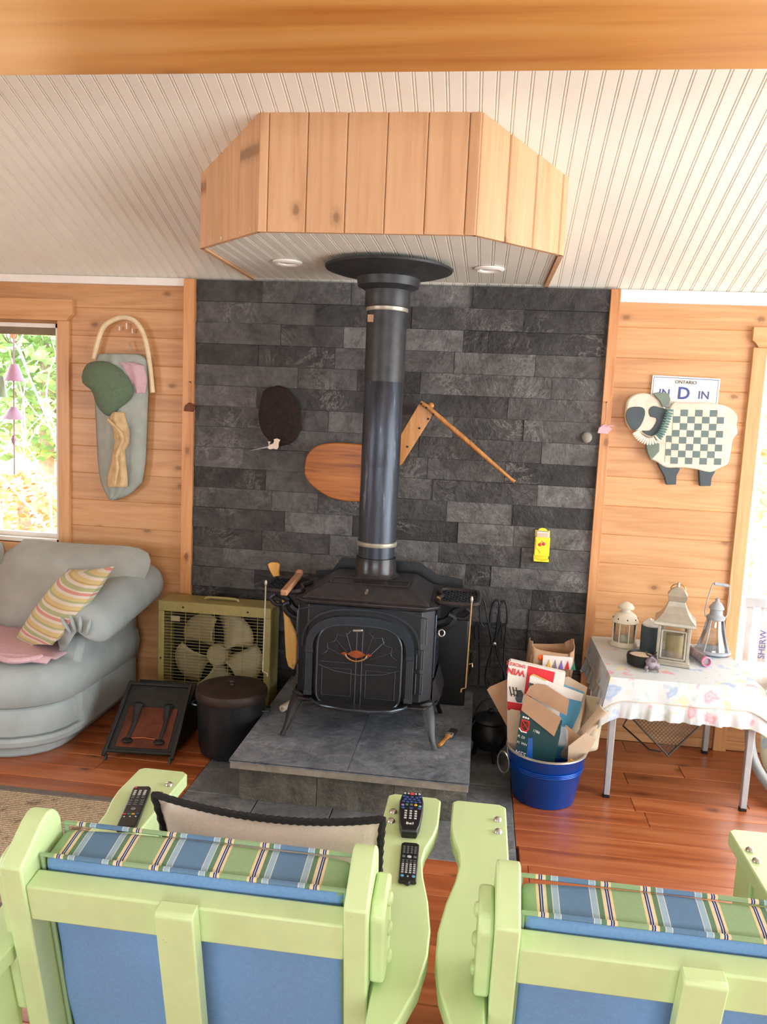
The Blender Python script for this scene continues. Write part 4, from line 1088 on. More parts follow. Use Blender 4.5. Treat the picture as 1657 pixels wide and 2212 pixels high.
# back frame, two back cushions
MB().box(-3.35, -1.72, -.16, -.045, .08, .70).build('back_frame', 'sofa', sf, bevel=.03, seg=3)
def bcush(x0, x1, nm):
    c = V3(((x0+x1)/2, -.27, .62)); hx = (x1-x0)/2
    mb = MB()
    def P(u, v, s_):
        a, c2 = -1+2*u, -1+2*v
        th = .095*max(0, 1-a**4)**.5*max(0, 1-c2**4)**.5
        z = c.z+c2*.225*(1-.06*(1-a*a)-.16*a**8)-(.03 if (a < -.8 and c2 > .6) else 0)
        return V3((c.x+a*hx*(1-.09*c2**8)+(.05*c2*(a-.4)/.6 if a > .4 else 0), c.y+.05*c2+th*s_+.008*noise.noise(V3((a*3+x0, c2*3, s_))), z))
    mb.grid(lambda u, v: P(u, v, -1), 18, 12); mb.grid(lambda u, v: P(u, v, 1), 18, 12)
    o = mb.build(nm, 'sofa_cush', sf, smooth=True, ang=90)
bcush(-2.32, -1.585, 'back_cushion'); bcush(-3.1, -2.34, 'back_cushion')
# striped pillow leaning on the arm
pw = thing('striped_pillow', 'pastel striped throw pillow leaning on the sofa arm', 'pillow', (-1.9, -.55, .42))
q4 = [Yp(22, 1402, -.46), Yp(114, 1394, -.74), Yp(249, 1222, -.63), Yp(148, 1228, -.35)]
c = sum(q4, V3((0, 0, 0)))/4; nx_ = (q4[1]-q4[0]).cross(q4[3]-q4[0]).normalized()
mb = MB()
def PP(u, v, s_):
    a, b2 = -1+2*u, -1+2*v
    th = .062*max(0, 1-a*a)**.5*max(0, 1-b2*b2)**.5
    a2, b3 = (a*(1-.05*(1-b2*b2))+1)/2, (b2*(1-.06*(1-a*a))+1)/2
    return q4[0].lerp(q4[1], a2).lerp(q4[3].lerp(q4[2], a2), b3)+nx_*(th*s_)
mb.grid(lambda u, v: PP(u, v, -1), 15, 13); mb.grid(lambda u, v: PP(u, v, 1), 15, 13)
mb.build('cover', 'pastel', pw, smooth=True, ang=90)
# pink throw on the seat
th = thing('pink_throw', 'pale pink folded throw lying across the sofa seat', 'throw', (-2.2, -.7, .42))
def TH(u, v):
    x = -2.75+u*1.0; y = -.30-.53*v-.03*math.sin(u*5)
    z = .421+.008*noise.noise(V3((x*6, y*6, 0)))+.006
    if v > .9: z += .018*math.sin((v-.9)/.1*PI)
    return V3((x, y, z))
MB().grid(TH, 26, 16).build('cloth', 'pink', th, smooth=True, solid=.007, ang=80)
MB().tube(spline([(-1.97, -.80, .435), (-1.90, -.83, .436), (-1.84, -.81, .437), (-1.795, -.76, .439)], 5), [.016]*16, 10, False, .8).build('rolled_corner', 'pink', th, smooth=True)

# ================================================================ BOX FAN
fx0, fx1, fy0, fy1, fz1 = -1.505, -.945, -.235, -.085, .585
fn = thing('box_fan', 'olive cream box fan standing on the floor beside the sofa', 'fan', (-1.22, -.16, 0))
mb = MB()
mb.box(fx0, fx1, fy0, fy1, fz1-.028, fz1); mb.box(fx0, fx1, fy0, fy1, .02, .048)
mb.box(fx0, fx0+.02, fy0, fy1, .048, fz1-.028); mb.box(fx1-.02, fx1, fy0, fy1, .048, fz1-.028)
mb.build('housing', 'olive', fn, bevel=.006)
mb = MB()
for (a, b_, cc, d) in ((fx0, fx1, fz1-.05, fz1), (fx0, fx1, .02, .06), (fx0, fx0+.03, .06, fz1-.05), (fx1-.03, fx1, .06, fz1-.05)): mb.box(a, b_, fy0-.008, fy0, cc, d)
mb.build('front_frame', 'olive', fn, bevel=.003)
mb = MB(); z = .07
while z < fz1-.055: mb.bar((fx0+.03, fy0-.006, z), (fx1-.03, fy0-.006, z), .002, .002); z += .0152
for k in range(7): xk = fx0+.03+(fx1-fx0-.06)*(k+.5)/7; mb.bar((xk, fy0-.003, .06), (xk, fy0-.003, fz1-.05), .002, .003, (0, 1, 0))
mb.build('grille', 'olive', fn)
fc = V3((-1.225, -.165, .315))
for k in range(5):
    a0 = math.radians(90+72*k-34); mb = MB()
    def BL(u, v):
        a = a0+(u-.5)*1.0*(.55+.75*v); r = .05+.175*v*(1-.22*abs(2*u-1)**2.5)
        return V3((fc.x+r*math.cos(a), fc.y+.05*(u-.5), fc.z+r*math.sin(a)))
    mb.grid(BL, 9, 7); mb.build('blade', 'cream', fn, smooth=True, solid=.004)
MB().lathe([(.055, 0), (.055, .05), (.045, .06), (.002, .062)], fc+V3((0, .03, 0)), 20, Matrix.Rotation(PI/2, 3, 'X')).build('hub', 'cream', fn, smooth=True)
MB().box(fx0+.01, fx1-.01, fy1-.004, fy1, .03, fz1-.03).build('back_panel', 'tin_dark', fn)
MB().box(-1.44, -1.395, fy0-.01, fy0-.006, .49, .515).build('badge', 'cream', fn)
MB().tube(spline([(-1.30, -.16, fz1+.002), (-1.28, -.16, fz1+.012), (-1.15, -.16, fz1+.012), (-1.13, -.16, fz1+.002)], 4), .007, 8).build('carry_handle', 'olive', fn, smooth=True)
for xk in (fx0+.04, fx1-.10):
    MB().box(xk, xk+.06, fy0+.01, fy1-.01, 0, .02).build('foot', 'olive', fn)
for xk, zk in ((-1.38, fz1-.025), (-1.06, fz1-.025), (fx0+.015, .3)):
    MB().lathe([(.005, 0), (.004, .003), (.001, .0035)], (xk, fy0-.008, zk), 8, Matrix.Rotation(PI/2, 3, 'X')).build('screw', 'tin_dark', fn)

# ================================================================ DARK LIDDED POT, COPPER COAL BOX
kt = thing('lidded_pot', 'black enamel pot with a rusty brown lid beside the hearth', 'pot', (-1.03, -.535, .002))
kc = (-1.035, -.535, 0)
M['rust_lid'] = plain('rusty_lid', rgb(50, 37, 32), .6, .2, .25, 30, .15)
MB().lathe([(.11, .004), (.132, .012), (.142, .05), (.148, .20), (.150, .265), (.146, .27)], kc, 36).build('body', 'iron', kt, smooth=True)
MB().lathe([(.154, .255), (.158, .262), (.157, .288), (.152, .296), (.11, .304), (.10, .300), (.07, .306), (.002, .308)], kc, 36).build('lid', 'rust_lid', kt, smooth=True)
MB().lathe([(.012, .306), (.010, .315), (.016, .322), (.012, .33), (.001, .331)], kc, 14).build('knob', 'rust_lid', kt, smooth=True)
for s_ in (-1, 1):
    MB().tube(spline([(kc[0]+s_*.148, kc[1]-.03, .21), (kc[0]+s_*.175, kc[1]-.02, .21), (kc[0]+s_*.175, kc[1]+.02, .21), (kc[0]+s_*.148, kc[1]+.03, .21)], 4), .005, 8).build('ear_handle', 'iron_gloss', kt, smooth=True)

cb = thing('copper_coal_box', 'dark coal box with a slanted embossed copper lid beside the sofa', 'coal box', (-1.38, -.58, 0))
A0, A1 = V3((-1.530, -.725, .035)), V3((-1.235, -.700, .035))    # lid foot
B0, B1 = V3((-1.515, -.515, .262)), V3((-1.240, -.495, .262))    # lid head
dn = (A1-A0).normalized(); upv = (B0-A0).normalized(); nn = dn.cross(upv).normalized()
Lw = (A1-A0).length; Lh = (B0-A0).length
def cp(u, v, w): return A0+(A1-A0)*u+((B0-A0)*(1-u)+(B1-A1)*u)*v+nn*w
MB().hexa([A0+V3((0.01, .02, -.015)), A1+V3((-.01, .02, -.015)), (-1.245, -.38, .02), (-1.51, -.40, .02)], [A0+V3((.01, .02, 0)), A1+V3((-.01, .02, 0)), B1+V3((-.005, .09, -.01)), B0+V3((.005, .09, -.01))]).build('box', 'tin_dark', cb)
MB().hexa([cp(0, 0, -.006), cp(1, 0, -.006), cp(1, 1, -.006), cp(0, 1, -.006)], [cp(0, 0, 0), cp(1, 0, 0), cp(1, 1, 0), cp(0, 1, 0)]).build('lid', 'tin_dark', cb)
mb = MB().hexa([cp(.12, .06, -.001), cp(.9, .06, -.001), cp(.9, .66, -.001), cp(.12, .66, -.001)], [cp(.12, .06, .004), cp(.9, .06, .004), cp(.9, .66, .004), cp(.12, .66, .004)])
pn = mb.build('copper_panel', 'copper_dark', cb, bevel=.002)
for u in (0, 1): MB().bar(cp(u, -.08, .004), cp(u, 1.04, .004), .016, .016, nn).build('side_strip', 'tin_dark', cb, bevel=.003)
for v in (0, 1): MB().bar(cp(0, v, .004), cp(1, v, .004), .014, .014, nn).build('end_strip', 'tin_dark', cb, bevel=.003)
for u in (.27, .75):
    pth = [cp(u, .18, .006), cp(u+.015, .3, .007), cp(u+.02, .42, .007), cp(u+.005, .54, .008), cp(u-.01, .66, .008)]
    MB().tube(pth, [.006, .009, .010, .014, .02], 8).build('embossed_column', 'tin_dark', pn, smooth=True)
    MB().ball(cp(u, .16, .005), .024, .024, .010).build('embossed_base', 'tin_dark', pn, smooth=True)
    MB().ball(cp(u-.01, .68, .006), .024, .018, .012).build('embossed_lamp', 'tin_dark', pn, smooth=True)
MB().tube([cp(.33, .19, .006), cp(.5, .205, .006), cp(.68, .19, .006)], .003, 6).build('embossed_line', 'copper', pn, smooth=True)
for u in (.03, .97):
    q = cp(u, -.04, 0); MB().bar(q, (q.x, q.y-.012, 0.001), .012, .008).build('foot', 'tin_dark', cb)

# ================================================================ THINGS ON THE WALLS
def wall_prism(pix, y0, y1, name, mat, par, bevel=.003, smooth_pts=0, y_ref=None):
    yr = y0 if y_ref is None else y_ref
    P = [Yp(a, b_, yr) for a, b_ in pix]
    if smooth_pts: P = spline(P, smooth_pts, True)
    return MB().prism([(p.x, p.z) for p in P], y0, y1, lambda u, v, w: (u, w, v)).build(name, mat, par, bevel=bevel)
# bow and fishing bag on the left
sb = thing('birch_bow_bag', 'bent birch bow with a hanging grey cloth bag on the left pine wall', 'wall hanging', (-1.82, -.03, 1.55))
bow = [Yp(a, b_, -.035) for a, b_ in ((203, 775), (212, 735), (225, 705), (248, 690), (272, 686), (295, 697), (312, 728), (322, 775), (330, 848))]
MB().tube(spline(bow, 5), .012, 8).build('bow', 'birch', sb, smooth=True)
for (a, b_, a2, b2) in ((258, 705, 258, 714), (273, 698, 274, 711), (286, 710, 286, 720)):
    MB().tube([Yp(a, b_, -.02), Yp(a2, b2, -.02)], .004, 6).build('peg', 'bone', sb)
MB().tube([V3((Yp(280, 745, -.03))+V3((0, 0, 0))), Yp(278, 738, -.03), Yp(281, 748, -.03), Yp(284, 760, -.03)], .003, 6).build('hanger_hook', 'steel', sb)
# cloth: a sagging sheet
def cloth(rows, y_mid, depth, name, mat, par, folds=5, nx=13, seed=0, back=True):
    # rows: (pixel y, left px, right px)
    R_ = []
    for (py, l, r) in rows:
        pl, pr_ = Yp(l, py, y_mid), Yp(r, py, y_mid); R_.append((pl, pr_))
    def fn_(u, v):
        t = v*(len(R_)-1); i = min(int(t), len(R_)-2); f = t-i
        a = R_[i][0].lerp(R_[i+1][0], f); b2 = R_[i][1].lerp(R_[i+1][1], f); p = a.lerp(b2, u)
        bul = math.sin(PI*u)**.7*depth*(.4+.6*math.sin(PI*min(1, v*1.05+.02)))
        fo = .006*math.sin(u*folds*2*PI+v*3+seed)+.008*noise.noise(V3((u*4+seed, v*5, 1)))
        return V3((p.x, y_mid-bul+fo*math.sin(PI*u), p.z))
    return MB().grid(fn_, nx, 24).build(name, mat, par, smooth=True, solid=.004, ang=80)
cloth([(765, 215, 300), (775, 208, 318), (800, 210, 320), (850, 205, 320), (900, 207, 318), (960, 210, 316), (1000, 212, 314), (1040, 218, 308), (1065, 228, 285), (1079, 236, 255)], -.035, .05, 'cloth_bag', 'cloth_grey', sb, 4, 17, 1)
cloth([(783, 255, 290), (790, 262, 312), (820, 275, 318), (850, 285, 314)], -.062, .02, 'lining', 'pink', sb, 2, 9, 2)
cp_ = MB()
cap = [(172, 832), (178, 795), (190, 780), (222, 777), (250, 785), (278, 812), (298, 850), (270, 875), (248, 895), (236, 905), (218, 890), (206, 872), (202, 838)]
P_ = [Yp(a, b_, -.085) for a, b_ in cap]; ctr = sum(P_, V3((0, 0, 0)))/len(P_)
rings = []
for k, (sc, yy) in enumerate(((1, -.06), (1, -.085), (.9, -.11), (.6, -.13), (.2, -.138))):
    rings.append([V3((ctr.x+(p.x-ctr.x)*sc, yy, ctr.z+(p.z-ctr.z)*sc)) for p in P_])
gc = thing('felt_hat', 'dark green felt cap hung over the birch bow', 'cap', (ctr.x, -.06, ctr.z))
MB().loft(rings).build('crown', 'cap_green', gc, sub=1)
sc2 = thing('beige_scarf', 'beige patterned scarf twisted down the front of the grey bag', 'scarf', Yp(255, 900, -.09))
def scarf_rows(rows, seed, nm):
    cloth(rows, -.095, .025, nm, 'scarf', sc2, 2, 9, seed)
scarf_rows([(890, 242, 268), (905, 236, 272), (930, 245, 280), (955, 248, 280), (975, 245, 270), (1000, 240, 272), (1030, 232, 276), (1052, 230, 276)], 5, 'cloth')
MB().tube([Yp(a, b_, -.125) for a, b_ in ((233, 906), (245, 918), (262, 935), (265, 950), (252, 985), (254, 1010), (248, 1048))], [.006, .008, .01, .012, .01, .009, .006], 7).build('fold', 'scarf', sc2, smooth=True)
# trims' little hanging ornaments
for (px0, py0, lab, mt) in ((411, 826, 'dark red tin ornament hung on the left trim board', 'copper_dark'), (1310, 870, 'faded pink tin ornament hung on the right trim board', 'pink')):
    a = Yp(px0, py0, -.052); o_ = thing('hanging_ornament', lab, 'ornament', (a.x, -.05, a.z-.13))
    MB().tube([a+V3((0, .012, 0)), a+V3((0, -.008, .003))], .0025, 6).build('nail', 'iron', o_)
    MB().tube([a, a+V3((.003, -.004, -.07)), a+V3((-.002, -.002, -.10))], .0018, 6).build('cord', 'card', o_)
    q = a+V3((0, -.004, -.12))
    MB().prism([(q.x-.03, q.z-.02), (q.x-.025, q.z+.005), (q.x-.005, q.z+.022), (q.x+.008, q.z+.02), (q.x+.034, q.z-.0), (q.x+.02, q.z-.012), (q.x+.018, q.z-.022)], -.058, -.047, lambda u, v, w: (u, w, v)).build('plate', mt, o_, bevel=.002)
    MB().bar(q+V3((.008, -.008, .012)), q+V3((.04, -.012, .018)), .004, .004).build('arm', mt, o_)
# dark pelt board and bone handle on the stone
pe = thing('oval_pelt', 'dark brown oval fur pelt hung on the slate wall', 'pelt', Yp(600, 900, -.04))
rings = []; base = [Yp(a, b_, -.045) for a, b_ in ((560, 880), (570, 845), (592, 834), (615, 836), (635, 856), (648, 885), (650, 915), (642, 945), (622, 960), (600, 962), (575, 945), (560, 915))]
base = spline(base, 4, True); ct = sum(base, V3((0, 0, 0)))/len(base)
for sc, yy in ((1, -.034), (1.0, -.045), (.93, -.058), (.6, -.068), (.1, -.07)):
    rings.append([V3((ct.x+(p.x-ct.x)*sc*(1+.012*math.sin(i*5.1)), yy, ct.z+(p.z-ct.z)*sc*(1+.012*math.cos(i*4.3)))) for i, p in enumerate(base)])
MB().loft(rings).build('fur', 'fur', pe, smooth=True)
bn = thing('bone_handle', 'small cream bone-handled skinning knife under the pelt', 'knife', Yp(594, 957, -.075))
wall_prism([(578, 965), (582, 961), (590, 958), (592, 952), (591, 949), (598, 947), (605, 950), (602, 956), (601, 966), (598, 971), (590, 969), (584, 971), (579, 969)], -.082, -.074, 'handle', 'bone', bn, .001)
wall_prism([(578, 954), (585, 954), (582, 957), (582, 961), (580, 961), (580, 957)], -.081, -.075, 'spur', 'bone', bn, .0005)
wall_prism([(578, 964), (578, 967), (545, 973), (538, 974)], -.080, -.076, 'blade', 'weathered', bn, .0005)
# antique oak flail: oval board, hinged arm and rod
ok = thing('oak_crane_tool', 'antique oak tool with oval board and hinged rod behind the stove pipe', 'wooden tool', Yp(790, 1000, -.05))
wall_prism([(657, 1015), (662, 985), (680, 965), (710, 957), (745, 957), (790, 962), (828, 978), (842, 1005), (842, 1035), (828, 1062), (800, 1080), (760, 1084), (715, 1076), (680, 1055), (662, 1035)], -.06, -.036, 'oval_board', 'oak', ok, .006, 4)
wall_prism([(905, 872), (937, 893), (868, 1003), (800, 1040), (790, 1010), (852, 962)], -.085, -.06, 'arm', 'oak_rod', ok, .003)
rodp = [Yp(a, b_, -.098) for a, b_ in ((909, 869), (925, 880), (950, 902), (1000, 945), (1060, 997), (1103, 1034), (1112, 1041))]
MB().tube(rodp, [.009, .011, .012, .013, .0105, .0075, .009], 10).build('rod', 'oak_rod', ok, smooth=True)
MB().ball(Yp(931, 876, -.09), .015, .012, .015).build('peg', 'oak_rod', ok, smooth=True)
for a, b_ in ((910, 872), (921, 881), (936, 895), (906, 925), (880, 965), (925, 905)):
    MB().lathe([(.0055, 0), (.005, .003), (.001, .004)], Yp(a, b_, -.110 if a in (910, 921, 936) else -.085), 8, Matrix.Rotation(PI/2, 3, 'X')).build('stud', 'iron', ok)
# yellow match holder with cherries
mh = thing('match_holder', 'yellow tin match holder with cherries on the slate wall', 'match holder', Yp(1172, 1215, -.03))
x0, x1 = Yp(1155, 1180, -.06).x, Yp(1187, 1180, -.06).x; zt, zb = Yp(1172, 1146, -.04).z, Yp(1172, 1214, -.06).z
zf, zm = Yp(1172, 1160, -.06).z, Yp(1172, 1200, -.06).z
MB().prism([(x0, zb), (x1, zb), (x1, zt)]+arc((x0+x1)/2, zt, (x1-x0)*.3, 0, 180, 8, .012)+[(x0, zt)], -.038, -.034, lambda u, v, w: (u, w, v)).build('back_plate', 'yellow', mh)
MB().box(x0, x1, -.075, -.038, zm, zf).build('box', 'yellow', mh, bevel=.002)
MB().prism([(x0+.006, zf-.01), (x1-.008, zf-.01), (x1-.006, zf-.055), (x0+.04, zf-.062), (x0+.028, zf-.075), (x0+.02, zf-.06), (x0+.006, zf-.05)], -.079, -.075, lambda u, v, w: (u, w, v)).build('front_flap', 'yellow', mh)
MB().box(x0+.006, x1-.006, -.07, -.04, zf, zt-.002).build('match_box', 'paper', mh)
MB().box(x0+.008, x1-.01, -.0708, -.07, zf+.001, zt-.008).build('match_label', 'card_light', mh)
MB().prism([(x0, zb), (x1, zb), (x1, zb+.018), ((x0+x1)/2, zb+.008), (x0, zb+.018)], -.08, -.074, lambda u, v, w: (u, w, v)).build('tray_front', 'yellow', mh)
MB().box(x0, x1, -.08, -.038, zb, zb+.004).build('tray', 'yellow', mh)
for dx, dz_ in ((-.008, -.034), (.009, -.030)):
    MB().ball(((x0+x1)/2+dx-.004, -.0795, zf+dz_), .0085, .003, .008, 10, 6).build('cherry', 'btn_red', mh, smooth=True)
MB().tube([((x0+x1)/2-.01, -.0795, zf-.028), ((x0+x1)/2-.002, -.0797, zf-.016), ((x0+x1)/2+.006, -.0795, zf-.024)], .0012, 5).build('cherry_stem', 'btn_green', mh)
sd_ = thing('grey_disc', 'small round grey disc on the slate near the right trim', 'shell', Yp(1268, 945, -.04))
MB().ball(Yp(1268, 945, -.04), .024, .014, .026).build('disc', 'slab_edge', sd_, smooth=True)  # plain flattened grey ball set against the slate
# licence plate
lp = thing('licence_plate', 'white licence plate lettered IN D IN above the wooden sheep', 'plate', Yp(1483, 845, -.01))
tl, tr_ = Yp(1410, 810, -.012), Yp(1557, 818, -.012); wv = (tr_-tl); xdir = wv.normalized(); zdir = V3((-xdir.z, 0, xdir.x)); pwid = wv.length; phei = pwid*.5
def lpp(u, v, y=-.012): return V3((tl.x, y, tl.z))+xdir*u+zdir*(-v)
MB().slab([lpp(0, 0), lpp(pwid, 0), lpp(pwid, phei), lpp(0, phei)], (0, .005, 0)).build('plate', 'paper', lp, bevel=.0012)
m_ = .008; bl = [lpp(m_, m_, -.0125), lpp(pwid-m_, m_, -.0125), lpp(pwid-m_, phei-m_, -.0125), lpp(m_, phei-m_, -.0125)]
MB().tube(bl, .0013, 5, True).build('border', 'navy_ink', lp)
text('word', 'ONTARIO', lpp(pwid*.5, .032, -.013), xdir, zdir, .021, 'ink', lp, 'CENTER')
text('word', 'IN', lpp(pwid*.20, .095, -.013), xdir, zdir, .05, 'navy_ink', lp, 'CENTER', bold=.0006)
text('word', 'D', lpp(pwid*.485, .100, -.013), xdir, zdir, .076, 'navy_ink', lp, 'CENTER', bold=.0015)
text('word', 'IN', lpp(pwid*.78, .095, -.013), xdir, zdir, .05, 'navy_ink', lp, 'CENTER', bold=.0006)
# wooden sheep checkerboard
sh_ = thing('checkerboard_sheep', 'wooden wall sheep with a checkerboard body on the right pine wall', 'wall art', Yp(1475, 950, -.03))
body = [(1425, 930), (1452, 872), (1470, 870), (1500, 870), (1530, 870), (1560, 874), (1582, 884), (1594, 900), (1592, 918), (1594, 935), (1584, 950), (1578, 985), (1572, 1003), (1552, 1012), (1535, 1020), (1500, 1013), (1470, 1010), (1440, 1010), (1420, 998), (1405, 985)]
wall_prism(body, -.034, -.006, 'body', 'sheep_cream', sh_, .006, 3)
for pix in ([(1420, 1000), (1470, 1012), (1462, 1028), (1461, 1047), (1440, 1047), (1436, 1030)], [(1510, 1014), (1546, 1018), (1538, 1032), (1536, 1050), (1512, 1050), (1511, 1034)]):
    wall_prism(pix, -.028, -.006, 'leg', 'sheep_dark', sh_, .003)
# board squares: one square per tile
q0, q1, q2 = Yp(1455, 884, -.036), Yp(1566, 886, -.036), Yp(1448, 1002, -.036)
ux = (q1-q0)/7; vz = (q2-q0)/8
for i in range(7):
    for j in range(8):
        p0 = q0+ux*i+vz*j; e = .03
        MB().slab([p0+ux*e+vz*e, p0+ux*(1-e)+vz*e, p0+ux*(1-e)+vz*(1-e), p0+ux*e+vz*(1-e)], (0, .004, 0)).build('square', 'square' if (i+j) % 2 else 'sheep_cream', sh_)
for j in range(4, 8):
    p0 = q0-ux+vz*(j-.1)*.99
    MB().slab([p0+ux*.25, p0+ux*.95, p0+ux*.95+vz*.94, p0+ux*.25+vz*.94], (0, .004, 0)).build('square', 'square' if j % 2 == 0 else 'sheep_cream', sh_)
wall_prism([(1395, 955), (1425, 958), (1425, 975), (1406, 995), (1398, 975)], -.05, -.03, 'beard', 'sheep_green', sh_, .003)
hd_ = wall_prism([(1352, 885), (1356, 865), (1370, 853), (1390, 849), (1412, 854), (1430, 868), (1440, 890), (1440, 915), (1428, 935), (1405, 946), (1390, 940), (1375, 930), (1362, 927), (1352, 908)], -.066, -.034, 'head', 'sheep_cream', sh_, .008, 3)
wall_prism([(1356, 885), (1368, 879), (1388, 880), (1394, 890), (1390, 908), (1380, 925), (1368, 929), (1358, 918), (1352, 900)], -.070, -.064, 'face_patch', 'sheep_dark', hd_, .002, 3)
wall_prism([(1402, 885), (1412, 877), (1425, 880), (1440, 885), (1438, 912), (1425, 932), (1408, 942), (1392, 936), (1388, 930), (1404, 930), (1416, 915), (1418, 903), (1405, 900)], -.0695, -.064, 'face_patch', 'sheep_dark', hd_, .002, 2)
wall_prism([(1410, 850), (1422, 847), (1445, 850), (1449, 862), (1446, 876), (1432, 880), (1425, 866)], -.078, -.064, 'ear', 'sheep_green', hd_, .003)
bt = [Yp(a, b_, -.082) for a, b_ in ((1374, 934), (1378, 941), (1386, 948), (1397, 953), (1409, 953), (1420, 947), (1428, 938), (1434, 926), (1439, 912), (1444, 898), (1447, 886))]
bs = spline(bt, 5); n_ = 25
for k in range(n_):
    p = bs[int(k*(len(bs)-1)/(n_-1))]; p2 = bs[min(int(k*(len(bs)-1)/(n_-1))+1, len(bs)-1)]; p0 = bs[max(int(k*(len(bs)-1)/(n_-1))-1, 0)]
    d = (p2-p0).normalized(); sd = V3((-d.z, 0, d.x))
    MB().tube([p-sd*.016, p-sd*.009, p+sd*.009, p+sd*.016], [.003, .0052, .0052, .003], 8).build('bead', 'antique_white' if k < 13 else 'teal', sh_, smooth=True)
# paddle leaning behind the stove
pd = thing('wooden_paddle', 'small varnished wooden paddle standing beside the stove', 'paddle', (-.86, -.15, SZ))
pts = [(577, 1219), (586, 1215), (600, 1216), (604, 1220), (602, 1235), (604, 1250), (609, 1275), (614, 1300), (618, 1322), (628, 1345), (640, 1370), (642, 1385), (640, 1430), (634, 1448), (622, 1440), (617, 1420), (615, 1385), (613, 1340), (609, 1300), (602, 1270), (592, 1250), (583, 1235)]
wall_prism(pts, -.2, -.18, 'paddle', 'paddle', pd, .006)
# fire tools on the wall right of the stove
tr2 = thing('tool_rack', 'black iron rack bar for fire tools on the lower slate wall', 'tool rack', Yp(1060, 1347, -.04))
MB().tube([Yp(1022, 1346, -.05), Yp(1092, 1350, -.05)], .005, 8).build('bar', 'iron', tr2)
for a in (1030, 1082): MB().tube([Yp(a, 1347, -.05), Yp(a, 1347, -.05)+V3((0, .03, 0))], .004, 6).build('stud', 'iron', tr2)
tg = thing('log_tongs', 'grey iron log tongs hanging on the tool rack', 'tongs', Yp(1068, 1390, -.06))
for pts in ([(1062, 1390), (1058, 1350), (1063, 1310), (1071, 1297), (1079, 1302), (1079, 1340), (1066, 1394), (1052, 1440), (1049, 1470), (1056, 1495)], [(1070, 1392), (1083, 1354), (1095, 1345), (1094, 1305), (1086, 1299), (1080, 1310), (1072, 1370), (1074, 1412), (1090, 1455), (1094, 1490)]):
    MB().tube(spline([Yp(a, b_, -.065) for a, b_ in pts], 3), .005, 8).build('arm', 'iron', tg, smooth=True)
MB().ball(Yp(1068, 1391, -.07), .01, .006, .01).build('rivet', 'steel', tg, smooth=True)
for lab, pts, nm, bl_ in (('black poker with a long looped grip on the tool rack', [(1036, 1385), (1028, 1380), (1026, 1352), (1034, 1348), (1036, 1385), (1036, 1440), (1034, 1480)], 'fire_poker', None),
                      ('thin iron fork with wire loop left of the log tongs', [(1046, 1355), (1038, 1340), (1037, 1300), (1046, 1298), (1052, 1330), (1062, 1380)], 'wire_fork', None),
                      ('dark ash shovel hanging at the right of the tongs', [(1088, 1390), (1084, 1385), (1086, 1352), (1093, 1352), (1090, 1390), (1088, 1440), (1087, 1470)], 'ash_shovel', 1)):
    q = thing(nm, lab, 'fire tool', Yp(pts[0][0], pts[0][1], -.055))
    MB().tube(spline([Yp(a, b_, -.052 if nm != 'wire_fork' else -.075) for a, b_ in pts], 3), .0042, 8).build('shaft', 'iron', q, smooth=True)
    if bl_: wall_prism([(1080, 1465), (1095, 1467), (1096, 1500), (1079, 1498)], -.056, -.05, 'blade', 'iron', q, .002)
# black ash bin behind the stove
ab = thing('ash_bin', 'tall black steel ash bin against the slate behind the stove shelf', 'bin', (-.07, -.14, SZ))
MB().box(-.165, -.012, -.235, -.045, SZ+.001, .60).build('body', 'iron', ab, bevel=.006)
MB().box(-.169, -.008, -.239, -.041, .60, .615).build('rim', 'iron', ab, bevel=.003)
MB().tube([(-.01, -.2, .45), (.006, -.2, .44), (.006, -.2, .34), (-.01, -.2, .33)], .005, 8).build('handle', 'iron', ab)
# pokers hanging from the stove shelves, stick, brush, ceramic tube
for (lab, x, ytop, px_, pyb, ph) in (('thin steel rod hanging from the left warming shelf', None, None, 573, 1450, 1), ('thin brass rod hanging from the right warming shelf', None, None, 1018, 1485, 2)):
    a = Yp(px_+(1 if ph == 1 else 0), 1290 if ph == 1 else 1315, -.66); b_ = Yp(px_-5 if ph == 1 else 1006, pyb, -.66)
    q = thing('hanging_rod', lab, 'rod', (a.x, a.y, b_.z), 'rods hanging from the warming shelves')
    k_ = Yp(571 if ph == 1 else 1026, 1262 if ph == 1 else 1298, -.64)
    MB().tube([(a.x, -.664, k_.z), (a.x, -.664, a.z), (b_.x, -.664, b_.z), (b_.x+(.02 if ph == 1 else -.016), -.664, b_.z-.006), (b_.x+(.02 if ph == 1 else -.018), -.664, b_.z-.02)], .0032, 8).build('rod', 'zinc' if ph == 1 else 'brass', q, smooth=True)
    MB().lathe([(.002, .024), (.0045, .02), (.0065, .010), (.0045, 0), (.002, -.003)], (a.x, -.664, k_.z), 12).build('grip', 'zinc', q, smooth=True)
    if ph == 2: MB().tube([(b_.x+.008, -.664, b_.z+.10), (b_.x+.02, -.664, b_.z+.105), (b_.x+.022, -.664, b_.z+.09)], .0028, 6).build('hook', 'brass', q)
sk_ = thing('wooden_stick', 'brown wooden handle lying on the left warming shelf', 'stick', (X(-.33), -.52, .784))
sa_, sb2 = Zp(613, 1281, .797), Zp(645, 1243, .797)
MB().bar(sa_, sb2, .028, .024).build('handle', 'stick', sk_, bevel=.005)
MB().ball(sb2+(sb2-sa_).normalized()*.02+V3((0, 0, .006)), .018, .022, .018).build('end_knob', 'stick', sk_, smooth=True)
br_ = thing('hearth_brush', 'small paint brush lying on the slate slab by the stove leg', 'brush', (-.075, -.63, SZ))
a, b_ = V3((-.102, -.725, SZ+.010)), V3((-.045, -.545, SZ+.010)); d = (b_-a)
MB().tube([a, a+d*.15, a+d*.35, a+d*.5, a+d*.62], [.008, .010, .0075, .0095, .013], 10, False, .7).build('handle', 'oak_rod', br_, smooth=True)
